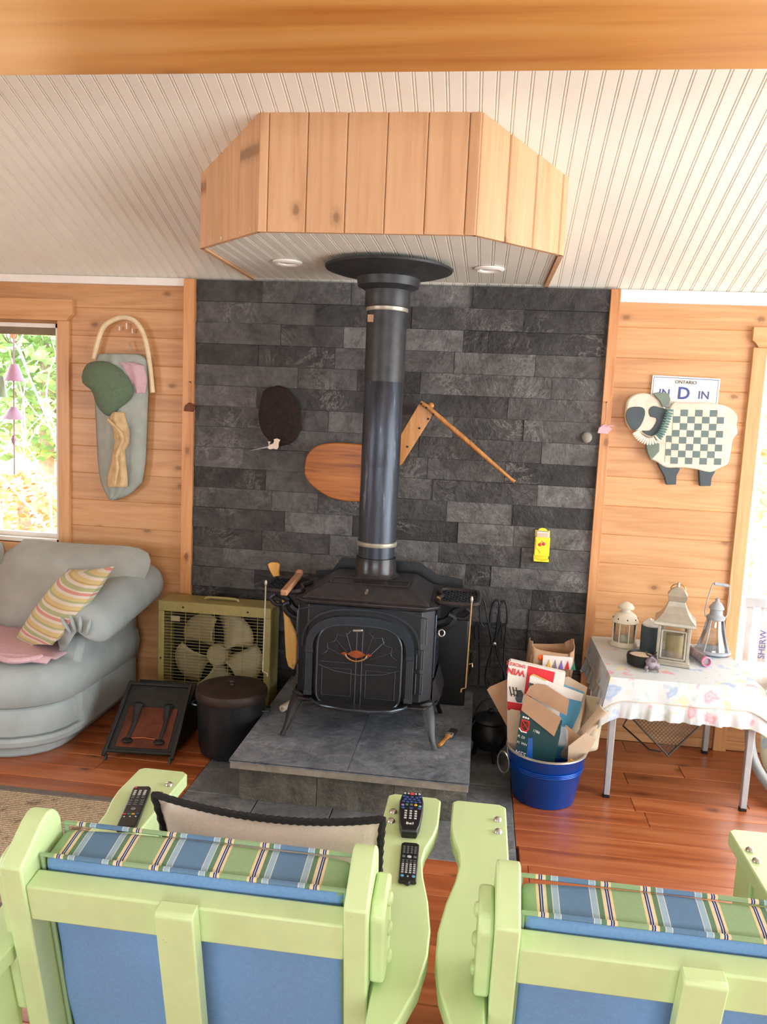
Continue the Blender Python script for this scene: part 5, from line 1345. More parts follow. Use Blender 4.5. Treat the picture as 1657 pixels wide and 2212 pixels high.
MB().bar(a+d*.58, a+d*.75, .028, .013).build('ferrule', 'zinc', br_, bevel=.002)
MB().bar(a+d*.74, a+d*1.0, .032, .013).build('bristles', 'fringe', br_, bevel=.003)
ct_ = thing('ceramic_tube', 'short cream ceramic tube lying on the slab left of the stove', 'tube', (-.795, -.46, SZ))
mb = MB(); d = V3((.026, .085, 0)).normalized(); R3 = d.to_track_quat('Z', 'Y').to_matrix()
mb.lathe([(.007, 0), (.0155, .001), (.0155, .085), (.007, .086), (.007, .0)], (-.812, -.505, SZ+.016), 20, R3); mb.build('tube', 'antique_white', ct_, smooth=True)
# small iron cauldron in the dark corner
ic = thing('iron_cauldron', 'small black three-legged iron cauldron between hearth and bucket', 'cauldron', (.112, -.34, .002))
icc = (.112, -.345, 0)
MB().lathe([(.02, .045), (.06, .055), (.085, .09), (.088, .125), (.072, .16), (.066, .17), (.076, .182), (.072, .184)], icc, 24).build('bowl', 'iron', ic, smooth=True)
MB().lathe([(.078, .182), (.07, .196), (.03, .208), (.012, .212), (.016, .224), (.008, .232), (.001, .233)], icc, 24).build('lid', 'iron', ic, smooth=True)
for k in range(3):
    a = math.radians(-70+120*k)
    MB().tube([(icc[0]+.055*math.cos(a), icc[1]+.055*math.sin(a), .07), (icc[0]+.07*math.cos(a), icc[1]+.07*math.sin(a), .003)], [.016, .007], 8).build('leg', 'iron', ic, smooth=True)
MB().tube([(icc[0]+.08*math.cos(t), icc[1], .16+.12*math.sin(t)) for t in [PI*k/12 for k in range(13)]], .004, 8).build('bail', 'iron', ic, smooth=True)

# ================================================================ SMALL TABLE WITH A FLORAL CLOTH
TX0, TX1, TY0, TY1, TZ = .572, 1.150, -.628, -.035, .515
tb = thing('folding_table', 'low folding table with grey metal legs under the floral cloth', 'table', (.86, -.33, 0))
MB().box(TX0+.006, TX1-.006, TY0+.006, TY1-.006, TZ-.03, TZ-.004).build('tabletop', 'tabgrey', tb, bevel=.004)
for x, y in ((TX0+.02, TY0+.02), (TX1-.02, TY0+.02), (TX0+.02, TY1-.02), (TX1-.02, TY1-.02)):
    lg = MB().loft([[(x-.012, y-.012, .012), (x+.012, y-.012, .012), (x+.012, y+.012, .012), (x-.012, y+.012, .012)], [(x-.014, y-.014, TZ-.03), (x+.014, y-.014, TZ-.03), (x+.014, y+.014, TZ-.03), (x-.014, y+.014, TZ-.03)]]).build('leg', 'tabgrey', tb, bevel=.003)
    MB().box(x-.013, x+.013, y-.013, y+.013, .0, .014).build('foot', 'black', lg, bevel=.002)
tc = thing('floral_tablecloth', 'white floral tablecloth with ruffled hem draped over the low table', 'tablecloth', (.86, -.33, .36))
def perim(t, off):
    # rounded-corner rectangle walked once round, offset outward
    x0, x1, y0, y1 = TX0-off, TX1+off, TY0-off, TY1+min(off, .012)
    L = 2*((x1-x0)+(y1-y0)); s_ = t*L
    for (a, b_) in (((x0, y0), (x1, y0)), ((x1, y0), (x1, y1)), ((x1, y1), (x0, y1)), ((x0, y1), (x0, y0))):
        d = math.hypot(b_[0]-a[0], b_[1]-a[1])
        if s_ <= d: k = s_/d; return (a[0]+(b_[0]-a[0])*k, a[1]+(b_[1]-a[1])*k, k)
        s_ -= d
    return (x0, y0, 0)
def skirt(u, v, top, bot, o0, o1, amp, fr_):
    x, y, k = perim(u, o0+(o1-o0)*v)
    corner = max(0, 1-min(k, 1-k)/.13)
    z = top+(bot-top)*v-.05*corner**2*v
    w = amp*v*(math.sin(u*2*PI*fr_)+.5*math.sin(u*2*PI*fr_*2.3+1))
    cxm, cym = (TX0+TX1)/2, (TY0+TY1)/2
    r = math.hypot(x-cxm, y-cym)
    bulge = 1+(w+.02*corner*v)/r
    yb = cym+(y-cym)*bulge
    return (cxm+(x-cxm)*bulge, min(yb, -.012), z)
mb = MB()
mb.grid(lambda u, v: (TX0-.006+(TX1-TX0+.012)*u, TY0-.006+(TY1-TY0+.012)*v, TZ+.003+.0012*noise.noise(V3((u*6, v*6, 0)))), 14, 14)
mb.build('top_cloth', 'floral', tc, smooth=True)
MB().grid(lambda u, v: skirt(u, v, TZ+.003, .428, .006, .022, .004, 9), 150, 7, True).build('skirt', 'floral', tc, smooth=True, ang=80)
MB().grid(lambda u, v: skirt(u, v, .430, .362, .020, .034, .009, 30), 260, 6, True).build('ruffle', 'floral', tc, smooth=True, ang=80)
MB().tube([skirt(k/160, 1, TZ, .43, .006, .0225, .004, 9) for k in range(160)], .0016, 5, True).build('hem_seam', 'card_light', tc)

Z0 = TZ+.0045
# small round white lantern
wl = thing('white_round_lantern', 'small round cream metal lantern with glass panes, left on the table', 'lantern', (.698, -.15, Z0))
c = (.698, -.15, Z0); R = .056
MB().lathe([(R*1.08, 0), (R*1.08, .008), (R, .014), (R, .022), (.01, .022)], c, 28).build('base', 'antique_white', wl, smooth=True)
MB().lathe([(R*1.02, .108), (R*1.1, .112), (R*1.02, .122), (R*.85, .142), (R*.55, .156), (R*.36, .160), (R*.36, .168), (R*.62, .172), (R*.64, .180), (R*.5, .192), (R*.2, .202), (.002, .204)], c, 28).build('roof', 'antique_white', wl, smooth=True)
for k in range(8):
    a = 2*PI*k/8+.2; MB().bar((c[0]+R*.96*math.cos(a), c[1]+R*.96*math.sin(a), Z0+.02), (c[0]+R*.96*math.cos(a), c[1]+R*.96*math.sin(a), Z0+.112), .006, .004).build('upright', 'antique_white', wl)
MB().lathe([(R*.92, .022), (R*.92, .11)], c, 28, cap=False).build('glass', 'lamp_glass', wl, smooth=True)
for k in range(8):
    a = 2*PI*k/8; MB().ball((c[0]+R*.96*math.cos(a), c[1]+R*.96*math.sin(a), Z0+.129), .0035, .0035, .0035, 8, 5).build('vent_hole', 'ink', wl)
MB().lathe([(.02, .022), (.02, .05), (.002, .052)], c, 16).build('candle', 'antique_white', wl, smooth=True)
# tall zinc lantern with a candle
zl = thing('zinc_lantern', 'tall square zinc lantern with a pagoda roof and brown candle', 'lantern', (.868, -.36, Z0))
lc = V3((.866, -.355, Z0)); ra = math.radians(-14)
def lr(u, v, z): return V3((lc.x+u*math.cos(ra)-v*math.sin(ra), lc.y+u*math.sin(ra)+v*math.cos(ra), Z0+z))
def sq(h, z): return [lr(-h, -h, z), lr(h, -h, z), lr(h, h, z), lr(-h, h, z)]
MB().loft([sq(.074, 0), sq(.074, .012), sq(.068, .016), sq(.068, .024)]).build('base', 'zinc', zl, bevel=.002)
for u in (-1, 1):
    for v in (-1, 1): MB().bar(lr(u*.06, v*.06, .02), lr(u*.06, v*.06, .175), .012, .012, (math.cos(ra), math.sin(ra), 0)).build('corner_post', 'zinc', zl, bevel=.001)
for k in range(4):
    d = [(0, -1), (1, 0), (0, 1), (-1, 0)][k]; t = (-d[1], d[0])
    def fp(s_, z, o=.062): return lr(d[0]*o+t[0]*s_, d[1]*o+t[1]*s_, z)
    fr = MB()
    for (s0, z0, s1, z1) in ((-.048, .03, .048, .03), (-.048, .15, .048, .15), (-.048, .03, -.048, .15), (.048, .03, .048, .15)): fr.bar(fp(s0, z0), fp(s1, z1), .007, .007, (d[0], d[1], 0) if z0 == z1 else (t[0], t[1], 0))
    dr_ = fr.build('door_frame' if k == 0 else 'side_frame', 'zinc', zl)
    MB().slab([fp(-.047, .031), fp(.047, .031), fp(.047, .149), fp(-.047, .149)], V3((d[0], d[1], 0))*.0012).build('pane', 'lamp_glass', dr_)
MB().loft([sq(.082, .172), sq(.084, .176), sq(.083, .186), sq(.066, .20), sq(.05, .222), sq(.038, .25), sq(.032, .27), sq(.034, .272), sq(.036, .278), sq(.040, .295), sq(.026, .318), sq(.004, .33)]).build('roof', 'zinc', zl)
MB().lathe([(.006, .325), (.006, .345), (.002, .35)], lc, 10).build('finial', 'zinc', zl, smooth=True)
MB().tube([lr(.03*math.cos(a), 0, .318+.024*math.sin(a)) for a in [PI*k/10 for k in range(11)]], .0022, 6).build('ring', 'brass', zl, smooth=True)
MB().lathe([(.036, .0), (.036, .095), (.034, .10), (.01, .097)], lr(.004, .0, .025), 22).build('candle', 'wax', zl, smooth=True)
# dark candle glass with crumpled white lining behind the lantern
dj = thing('grey_candle_jar', 'dark grey candle jar holding white tissue behind the zinc lantern', 'jar', (.80, -.235, Z0))
MB().lathe([(.042, 0), (.046, .006), (.047, .115), (.044, .118), (.043, .01)], (.805, -.215, Z0), 24).build('jar', 'sheep_dark', dj, smooth=True)
mb = MB(); mb.ball((.805, -.215, Z0+.115), .04, .04, .03, 16, 10)
mb.v = [tuple(V3(v)+V3((noise.noise(V3(v)*60), noise.noise(V3(v)*60+V3((5, 0, 0))), noise.noise(V3(v)*50+V3((0, 7, 0)))))*.01) for v in mb.v]
mb.build('tissue', 'paper', dj, smooth=True)
# glass barn lantern with a wire bail
gl_ = thing('glass_barn_lantern', 'conical glass lantern with grey metal top and wire bail handle', 'lantern', (1.095, -.17, Z0))
gc_ = (1.088, -.165, Z0)
MB().lathe([(.074, .004), (.078, .008), (.076, .016), (.068, .02)], gc_, 28).build('base_ring', 'weathered', gl_, smooth=True)
MB().lathe([(.070, .014), (.066, .035), (.052, .075), (.040, .11), (.034, .14), (.032, .16)], gc_, 28, cap=False).build('glass', 'lamp_glass', gl_, smooth=True)
MB().lathe([(.036, .155), (.040, .158), (.040, .168), (.028, .178), (.026, .20), (.033, .205), (.030, .214), (.018, .232), (.012, .236), (.008, .24), (.010, .248), (.004, .254), (.001, .255)], gc_, 24).build('top', 'weathered', gl_, smooth=True)
for k in range(4):
    a = PI/4+PI/2*k
    MB().tube([(gc_[0]+.074*math.cos(a), gc_[1]+.074*math.sin(a), Z0+.014), (gc_[0]+.054*math.cos(a), gc_[1]+.054*math.sin(a), Z0+.08), (gc_[0]+.037*math.cos(a), gc_[1]+.037*math.sin(a), Z0+.16)], .0032, 6).build('strap', 'weathered', gl_, smooth=True)
    MB().ball((gc_[0]+.07*math.cos(a), gc_[1]+.07*math.sin(a), Z0+.006), .009, .009, .0065, 10, 6).build('foot', 'stick', gl_, smooth=True)
bail = [(gc_[0]-.045, gc_[1], Z0+.165), (gc_[0]-.05, gc_[1], Z0+.19), (gc_[0]-.042, gc_[1], Z0+.25), (gc_[0]-.028, gc_[1]-.0, Z0+.318), (gc_[0]+.045, gc_[1]+.0, Z0+.312), (gc_[0]+.052, gc_[1], Z0+.24), (gc_[0]+.048, gc_[1], Z0+.18), (gc_[0]+.040, gc_[1], Z0+.165)]
bl_ = MB().tube(bail, .0028, 6).build('bail', 'weathered', gl_, smooth=True)
MB().tube([(gc_[0]-.02, gc_[1], Z0+.318), (gc_[0]+.04, gc_[1], Z0+.313)], .0075, 10).build('grip', 'weathered', bl_, smooth=True)
# dark dish with a small animal figure
fd = thing('figurine_dish', 'dark round dish with a small moose figure at its rim', 'dish', (.725, -.45, Z0))
fc_ = (.722, -.44, Z0)
MB().lathe([(.045, 0), (.058, .006), (.062, .03), (.060, .048), (.055, .05), (.052, .03), (.01, .026)], fc_, 26).build('dish', 'tin_dark', fd, smooth=True)
MB().lathe([(.051, .03), (.051, .042), (.003, .043)], fc_, 24).build('wax_fill', 'card_light', fd, smooth=True)
q = V3((.748, -.505, Z0))
fg = MB().tube([q+V3((.03, .02, .012)), q+V3((.0, .0, .022)), q+V3((-.01, -.008, .04)), q+V3((-.006, -.014, .056))], [.016, .02, .017, .011], 10).build('figure', 'lilac', fd, smooth=True)
MB().tube([q+V3((-.006, -.014, .056)), q+V3((.006, -.024, .05)), q+V3((.012, -.03, .046))], [.010, .009, .008], 8).build('muzzle', 'lilac', fg, smooth=True)
for s_ in (-1, 1):
    MB().tube([q+V3((-.006, -.012, .062)), q+V3((-.006+s_*.016, -.008, .068)), q+V3((-.006+s_*.022, -.008, .082))], [.003, .004, .002], 6).build('antler', 'tin_dark', fg)
    MB().tube([q+V3((s_*.016, -.006, .02)), q+V3((s_*.026, -.022, .012)), q+V3((s_*.02, -.036, .008))], [.007, .006, .006], 8).build('leg', 'lilac', fg, smooth=True)
# kaleidoscope tube
kl = thing('kaleidoscope', 'lilac printed tube with a pink rim lying on the tablecloth', 'tube', (.99, -.30, Z0))
a = V3((.968, -.195, Z0+.0215)); b_ = V3((1.0, -.385, Z0+.0215)); d = (b_-a).normalized(); R3 = d.to_track_quat('Z', 'Y').to_matrix(); L = (b_-a).length
MB().lathe([(.002, 0), (.02, .0), (.02, L)], a, 24, R3).build('tube', 'lilac', kl, smooth=True)
MB().lathe([(.017, L-.004), (.0205, L-.006), (.0215, L), (.0215, L+.008), (.017, L+.009), (.016, L)], a, 24, R3).build('rim', 'pink_rim', kl, smooth=True)
MB().lathe([(.016, L), (.002, L+.001)], a, 24, R3).build('lens', 'lilac', kl, smooth=True)
# mesh basket leaning under the table
mbk = thing('mesh_screen', 'dark framed mesh grill basket leaning on the wall under the table', 'grill basket', (.93, -.12, 0))
cc = V3((.93, -.12, .205)); hh = .195; tl_ = V3((0, .28, 1)).normalized()
cn = [cc+V3((math.cos(t)*hh, 0, 0))+tl_*math.sin(t)*hh for t in (-PI/2+.03, .03, PI/2+.03, PI+.03)]
MB().tube(cn, .007, 8, True).build('frame', 'mesh_dark', mbk)
mb = MB(); e1, e2 = cn[1]-cn[0], cn[3]-cn[0]
for k in range(1, 22):
    t = k/22; mb.bar(cn[0]+e1*t, cn[0]+e1*t+e2, .0022, .0022); mb.bar(cn[0]+e2*t, cn[0]+e2*t+e1, .0022, .0022)
mb.build('wire_mesh', 'mesh_dark', mbk)
MB().tube([cn[3]+V3((.02, -.01, -.02)), cn[3]+V3((-.005, -.02, -.07)), cn[0]+V3((-.09, -.02, .03)), cn[0]+V3((-.035, -.01, .02))], .004, 6).build('handle', 'iron', mbk)
# round hoop chair with floral seat at the far right
hp_ = thing('hoop_chair', 'round white-rimmed hoop chair with a floral cushion at the right edge', 'chair', (1.62, -.32, 0))
hc = V3((1.60, -.44, .30)); hn = V3((-.42, -.45, .79)).normalized(); h1 = hn.cross(V3((0, 0, 1))).normalized(); h2 = hn.cross(h1); RR = .40
hc.z = .03+RR*abs(h2.z)
mb = MB(); mb.tube([hc+h1*math.cos(2*PI*k/48)*RR+h2*math.sin(2*PI*k/48)*RR for k in range(48)], .022, 10, True); mb.build('rim', 'tabgrey', hp_, smooth=True)
rings = []
for r_, o in ((.36, -.02), (.37, .01), (.33, .05), (.2, .055), (.04, .03)): rings.append([hc+h1*math.cos(2*PI*k/36)*r_+h2*math.sin(2*PI*k/36)*r_+hn*(o-.05+.0*k) for k in range(36)])
MB().loft(rings).build('cushion', 'floral2', hp_, smooth=True)
for k in range(3):
    a = 2*PI*k/3+.5; p = hc+h1*math.cos(a)*.30+h2*math.sin(a)*.30-hn*.05
    MB().tube([p, (hc.x+.28*math.cos(a+2.0), hc.y+.22*math.sin(a+2.0), .012)], .012, 8).build('leg', 'tabgrey', hp_, smooth=True)

# ================================================================ BLUE BUCKET WITH KINDLING CARDBOARD
bk_ = thing('blue_bucket', 'bright blue metal bucket full of cardboard beside the hearth', 'bucket', (.33, -.66, .002))
bc_ = (.332, -.655, .002)
MB().lathe([(.002, .004), (.118, .004), (.124, .0), (.126, .004), (.157, .202), (.161, .206), (.157, .21), (.152, .202), (.121, .012), (.002, .01)], bc_, 40).build('shell', 'bucket', bk_, smooth=True)
MB().lathe([(.157, .2045), (.162, .206), (.161, .212), (.154, .212), (.153, .206)], bc_, 40, closed=True).build('rolled_rim', 'zinc', bk_, smooth=True)
for z in (.140, .147, .154): 
    r_ = .126+.031*z/.202; MB().tube([(bc_[0]+(r_+.001)*math.cos(2*PI*k/40), bc_[1]+(r_+.001)*math.sin(2*PI*k/40), z) for k in range(40)], .0022, 6, True).build('bead', 'bucket', bk_, smooth=True)
for s_ in (-1, 1):
    h0 = V3((bc_[0]+s_*(.160 if s_ < 0 else .135), bc_[1]-.035 if s_ < 0 else bc_[1]+.10, .185)); hpnt = [h0+V3((s_*.010+s_*.022*math.sin(a), .024*math.sin(a), -.042+.044*math.cos(a))) for a in [2*PI*k/20 for k in range(20)]]
    MB().tube(hpnt, .0032, 6, True).build('ring_handle', 'steel', bk_, smooth=True)
def panel(name, lab, pix, y, mat, th=.004, cat='cardboard', dyz=0.0, zr=.42):
    # flat card: outline on a plane leaning back by dyz per metre of height
    P = []
    for a, b_ in pix:
        p = Yp(a, b_, y)
        for _ in range(4): p = Yp(a, b_, y+dyz*(p.z-.24))
        P.append(p)
    t_ = thing(name, lab, cat, (P[0].x, y, .24))
    MB().slab(P, (0, th, 0)).build('sheet', mat, t_)
    return t_, P
# back to front
t_, P = panel('cardboard_sheet', 'plain brown cardboard sheet sticking out left of the bucket', [(1052, 1490), (1058, 1484), (1160, 1440), (1160, 1640), (1112, 1600)], -.585, 'card', .004, 'cardboard', .15)
bag = thing('paper_bag', 'crumpled brown paper bag of packaging behind the bucket', 'paper bag', (.40, -.42, .002))
bo = [Yp(a, b_, -.45) for a, b_ in ((1143, 1395), (1243, 1402), (1240, 1470), (1232, 1620), (1150, 1600))]
mb = MB(); x0, x1, zt_ = bo[0].x, bo[1].x, bo[0].z
def BG(u, v):
    a = 2*PI*u; k = [abs(math.cos(a))**.35*(1 if math.cos(a) > 0 else -1), abs(math.sin(a))**.35*(1 if math.sin(a) > 0 else -1)]
    n_ = noise.noise(V3((math.cos(a)*3, math.sin(a)*3, v*5)))*.012*(.3+v)
    return V3(((x0+x1)/2+k[0]*((x1-x0)/2)*(1-.04*v)+n_, -.40+k[1]*.062+n_, .004+(zt_-.004+.02*math.sin(a*2+1)*(v > .9))*v))
mb.grid(BG, 36, 14, True); mb.build('bag', 'card', bag, smooth=True, solid=.0025, ang=60)
MB().box(x0+.02, x1-.03, -.43, -.37, .004, zt_-.05).build('stuffing', 'paper', bag, bevel=.004)
MB().ball((x0+.05, -.452, zt_-.045), .018, .014, .016, 12, 8).build('orange_cap', 'orange', bag, smooth=True)
MB().box(x0+.06, x1-.01, -.472, -.466, zt_-.085, zt_-.03).build('printed_label', 'paper', bag)
for k, mt in enumerate(('btn_yellow', 'lilac', 'btn_violet', 'red', 'btn_green')):
    xx = x0+.075+k*.026
    MB().prism([(xx, zt_-.083), (xx+.02, zt_-.083), (xx+.012, zt_-.045)], -.4745, -.472, lambda u, v, w: (u, w, v)).build('colour_flag', mt, bag)
t_, P = panel('tan_sheet', 'tan cardboard flap standing at the right rear of the bucket', [(1150, 1470), (1228, 1462), (1269, 1485), (1255, 1560), (1240, 1640), (1160, 1640)], -.57, 'card_light', .004, 'cardboard', .15)
t_, P = panel('blue_water_pack', 'blue water patterned package with white top in the bucket', [(1190, 1480), (1215, 1480), (1262, 1498), (1252, 1540), (1236, 1575), (1232, 1640), (1180, 1640)], -.585, 'btn_cyan', .018, 'package', .12)
qa = [Yp(a, b_, -.588+.12*(.38-.24)) for a, b_ in ((1192, 1483), (1216, 1482), (1261, 1499), (1256, 1515), (1192, 1500))]
MB().slab([p+V3((0, -.003, 0)) for p in qa], (0, .002, 0)).build('white_top', 'paper', t_)
# red and white smoker box
t_, P = panel('smoker_box', 'red and white cardboard box printed SMOKER and WIN upside down', [(1099, 1430), (1104, 1427), (1222, 1454), (1215, 1500), (1195, 1640), (1096, 1640), (1096, 1470)], -.615, 'paper', .03, 'box', .14)
def on(p_, off=.0): # helper: a point of the smoker panel plane a little in front
    p = Yp(p_[0], p_[1], -.615)
    for _ in range(4): p = Yp(p_[0], p_[1], -.615+.14*(p.z-.24)-.0015-off)
    return p
MB().slab([on(p) for p in ((1141, 1438), (1199, 1452), (1194, 1480), (1140, 1512), (1132, 1500), (1137, 1465))], (0, .0012, 0)).build('red_print', 'red', t_)
MB().slab([on(p) for p in ((1096, 1515), (1130, 1521), (1128, 1545), (1096, 1533))], (0, .0012, 0)).build('red_band', 'red', t_)
ud = (on((1100, 1440))-on((1140, 1449))).normalized(); dn_ = (on((1100, 1460))-on((1100, 1430))).normalized()
text('word', 'SMOKER', on((1137, 1437), .001), ud, dn_, .0215, 'red', t_, 'LEFT')
text('word', 'WIN', on((1135, 1450), .001), ud, dn_, .036, 'red', t_, 'LEFT', bold=.0008)
for k in range(3): MB().tube([on((1101+k*7, 1483+k)), on((1101+k*7+4, 1504+k))], .0022, 5).build('printed_leg', 'ink', t_)
MB().tube([on((1108, 1490)), on((1118, 1493))], .0018, 5).build('printed_line', 'ink', t_); MB().tube([on((1105, 1499)), on((1120, 1503))], .0018, 5).build('printed_line', 'ink', t_)
MB().slab([on(p) for p in ((1117, 1491), (1126, 1491), (1131, 1500), (1127, 1518), (1117, 1517), (1113, 1510))], (0, .001, 0)).build('printed_smoker', 'sheep_dark', t_)
t_, P = panel('white_flyer', 'folded glossy flyer with yellow edge in front of the smoker box', [(1145, 1460), (1152, 1456), (1216, 1486), (1212, 1500), (1190, 1510), (1140, 1500)], -.632, 'paper', .004, 'flyer', .14)
MB().tube([P[0]+V3((0, -.003, 0)), P[1]+V3((0, -.003, 0)), P[1].lerp(P[2], .45)+V3((0, -.003, 0))], .0022, 5).build('yellow_edge', 'btn_yellow', t_)
MB().slab([P[0].lerp(P[5], .35)+V3((0, -.002, 0)), P[0].lerp(P[5], .35)+V3((.018, -.002, -.004)), P[5]+V3((.018, -.002, .0)), P[5]+V3((0, -.002, 0))], (0, .001, 0)).build('dark_print', 'sheep_dark', t_)
t_, P = panel('cream_card', 'narrow cream card standing at the front left of the bucket', [(1098, 1537), (1104, 1532), (1124, 1536), (1118, 1660), (1096, 1640)], -.655, 'card_light', .003, 'cardboard', .1)
# whisky gift box: a real carton with two open flaps
wb_ = thing('whisky_carton', 'dark green gift carton with crest and open brown flaps', 'box', (.30, -.70, .24))
def on2(p_, y=-.70, k=.12, off=0):
    p = Yp(p_[0], p_[1], y)
    for _ in range(4): p = Yp(p_[0], p_[1], y+k*(p.z-.24)-off)
    return p
A, B_, C_, D_ = on2((1126, 1536)), on2((1211, 1582)), on2((1196, 1655)), on2((1108, 1655))
bkv = V3((.012, .075, .02))
MB().slab([A, B_, C_, D_], bkv).build('carton', 'bottle_green', wb_)
F1 = [on2(p) for p in ((1127, 1535), (1136, 1501), (1213, 1548), (1211, 1558), (1199, 1592))]
MB().slab([on2(p, off=.004) for p in ((1126, 1534), (1134, 1499), (1213, 1551), (1197, 1591))], (.0, .003, 0)).build('front_flap', 'card', wb_)
MB().slab([on2(p, -.66, .12) for p in ((1136, 1499), (1145, 1482), (1162, 1477), (1180, 1480), (1230, 1512), (1224, 1546))], (0, .003, 0)).build('rear_flap', 'card', wb_)
e = .0016
MB().slab([on2(p, off=e) for p in ((1127, 1553), (1145, 1559), (1142, 1578), (1134, 1582), (1124, 1573))], (0, .001, 0)).build('crest_shield', 'red', wb_)
MB().slab([on2(p, off=e*1.6) for p in ((1129, 1556), (1143, 1561), (1140, 1576), (1134, 1579), (1126, 1571))], (0, .0008, 0)).build('crest_field', 'copper_dark', wb_)
for a, b_ in (((1128, 1556), (1141, 1577)), ((1143, 1561), (1126, 1572))): MB().tube([on2(a, off=e*2.2), on2(b_, off=e*2.2)], .0011, 5).build('crest_cross', 'red', wb_)
for k in range(3): MB().ball(on2((1131+k*5, 1549+k*1.6), off=.002), .0045, .001, .0045, 8, 5).build('crest_crown', 'white_ink', wb_)
MB().tube([on2((1121, 1572), off=.002), on2((1126, 1580), off=.002), on2((1138, 1583), off=.002)], .0025, 6).build('crest_scroll', 'white_ink', wb_)
xd = (on2((1160, 1590))-on2((1120, 1575))).normalized(); yd = (on2((1130, 1540))-on2((1120, 1600))).normalized()
for body, p, s_ in (('1786', (1150, 1580), .015), ('R. DI', (1118, 1591), .014), ('H. WH', (1116, 1604), .014), ('MES', (1111, 1628), .026)):
    text('word', body, on2(p, off=.0018), xd, yd, s_, 'white_ink', wb_)
t_, P = panel('blue_strip', 'narrow glossy blue plastic strip in front of the green carton', [(1141, 1594), (1151, 1595), (1150, 1660), (1136, 1655)], -.735, 'blue_plastic', .003, 'strip', .1)
t_, P = panel('clear_blister', 'clear plastic blister pack beside the green carton', [(1212, 1570), (1222, 1570), (1228, 1580), (1225, 1655), (1198, 1655)], -.69, 'clear_plastic', .012, 'packaging', .1)
t_, P = panel('tan_flap', 'small folded tan card at the right of the bucket', [(1222, 1566), (1257, 1594), (1228, 1612), (1224, 1600)], -.66, 'card', .003, 'cardboard', .1)
t_, P = panel('pale_card', 'pale grey card leaning out over the right bucket rim', [(1228, 1612), (1265, 1583), (1288, 1597), (1262, 1640), (1226, 1655)], -.69, 'card_light', .003, 'cardboard', .08)
t_, P = panel('yellow_scrap', 'small yellow plastic scrap inside the bucket rim', [(1222, 1650), (1233, 1641), (1240, 1644), (1228, 1656)], -.745, 'btn_yellow', .008, 'scrap', .1)
ctb = thing('cardboard_tube', 'pale cardboard tube leaning out of the bucket towards the table', 'tube', (.5, -.60, .25))
a, b_ = Yp(1236, 1612, -.60), Yp(1307, 1530, -.66); d = (b_-a).normalized(); R3 = d.to_track_quat('Z', 'Y').to_matrix(); L = (b_-a).length
MB().lathe([(.016, -.06), (.021, -.06), (.021, L), (.0175, L), (.0165, -.06)], a, 24, R3).build('tube', 'card_light', ctb, smooth=True)
lb = thing('cloth_bundle', 'pale floral cloth bundle hanging between the bucket and table', 'cloth', (.52, -.48, .2))
def LB(u, v):
    y0 = -.50; l, r = 1262-20*v+8*math.sin(v*5), 1312-22*v
    p = Yp(l+(r-l)*u, 1500+118*v, y0)
    return V3((p.x, y0-.03*math.sin(PI*u)+.012*noise.noise(V3((u*5, v*6, 2))), p.z))
MB().grid(LB, 12, 16).build('cloth', 'floral2', lb, smooth=True, solid=.004, ang=80)

# ================================================================ OUTSIDE
gd = MB(); 
def GR(u, v):
    x = -14+26*u; y = .3+24*v
    return V3((x, y, -.55+max(0, y-4)*.075+.12*noise.noise(V3((x*.5, y*.5, 0)))))
gd.grid(GR, 40, 40); go = gd.build('ground', 'ground', None, smooth=True); tag(go, 'slope of fallen orange leaves outside the windows', 'ground', None, 'structure')
def leafy(name, label, c, rx, ry, rz, n, mat, size, trunk, seed, grp=None):
    rnd = random.Random(seed)
    t_ = thing(name, label, 'tree', (c[0], c[1], trunk), grp)
    mb = MB()
    for k in range(n):
        while True:
            p = V3((rnd.uniform(-1, 1), rnd.uniform(-1, 1), rnd.uniform(-1, 1)))
            if p.length < 1: break
        q = V3((c[0]+p.x*rx, c[1]+p.y*ry, c[2]+p.z*rz)); s_ = size*rnd.uniform(.6, 1.3)
        a = V3((rnd.uniform(-1, 1), rnd.uniform(-1, 1), rnd.uniform(-.6, .6))).normalized(); b2 = a.cross(V3((rnd.uniform(-1, 1), rnd.uniform(-1, 1), rnd.uniform(-1, 1)))).normalized()
        mb.add([q-a*s_, q+b2*s_*.45, q+a*s_, q-b2*s_*.45], [(0, 1, 2, 3)])
    o = mb.build('foliage', mat, t_); o['kind'] = 'stuff'
    MB().tube([(c[0], c[1], trunk), (c[0]+.05, c[1], c[2]-rz*.3), (c[0]-.04, c[1], c[2]+rz*.5)], [.11, .08, .03], 8).build('trunk', 'bark', t_, smooth=True)
    return t_
leafy('evergreen_tree', 'dense green tree filling the top of the left window', (-5.2, 5.0, 2.1), 1.9, 1.0, 1.35, 5200, 'leaf_g', .085, -.5, 3)
leafy('green_bush', 'yellow green bush low behind the sofa in the left window', (-3.6, 2.6, -.05), .8, .5, .45, 1200, 'leaf_g', .06, -.5, 4)
leafy('orange_bush', 'orange leaved bush on the slope in the left window', (-4.6, 3.6, .25), 1.1, .6, .55, 1500, 'leaf_o', .06, -.5, 5)
leafy('tan_tree', 'pale tan autumn tree outside the right window', (3.6, 4.5, 1.4), 1.9, 1.0, 1.7, 3500, 'leaf_t', .08, -.5, 6)
leafy('russet_tree', 'russet autumn tree behind the deck railing', (2.5, 7.0, 1.0), 1.6, 1.0, 1.3, 2200, 'leaf_o', .08, -.4, 8)
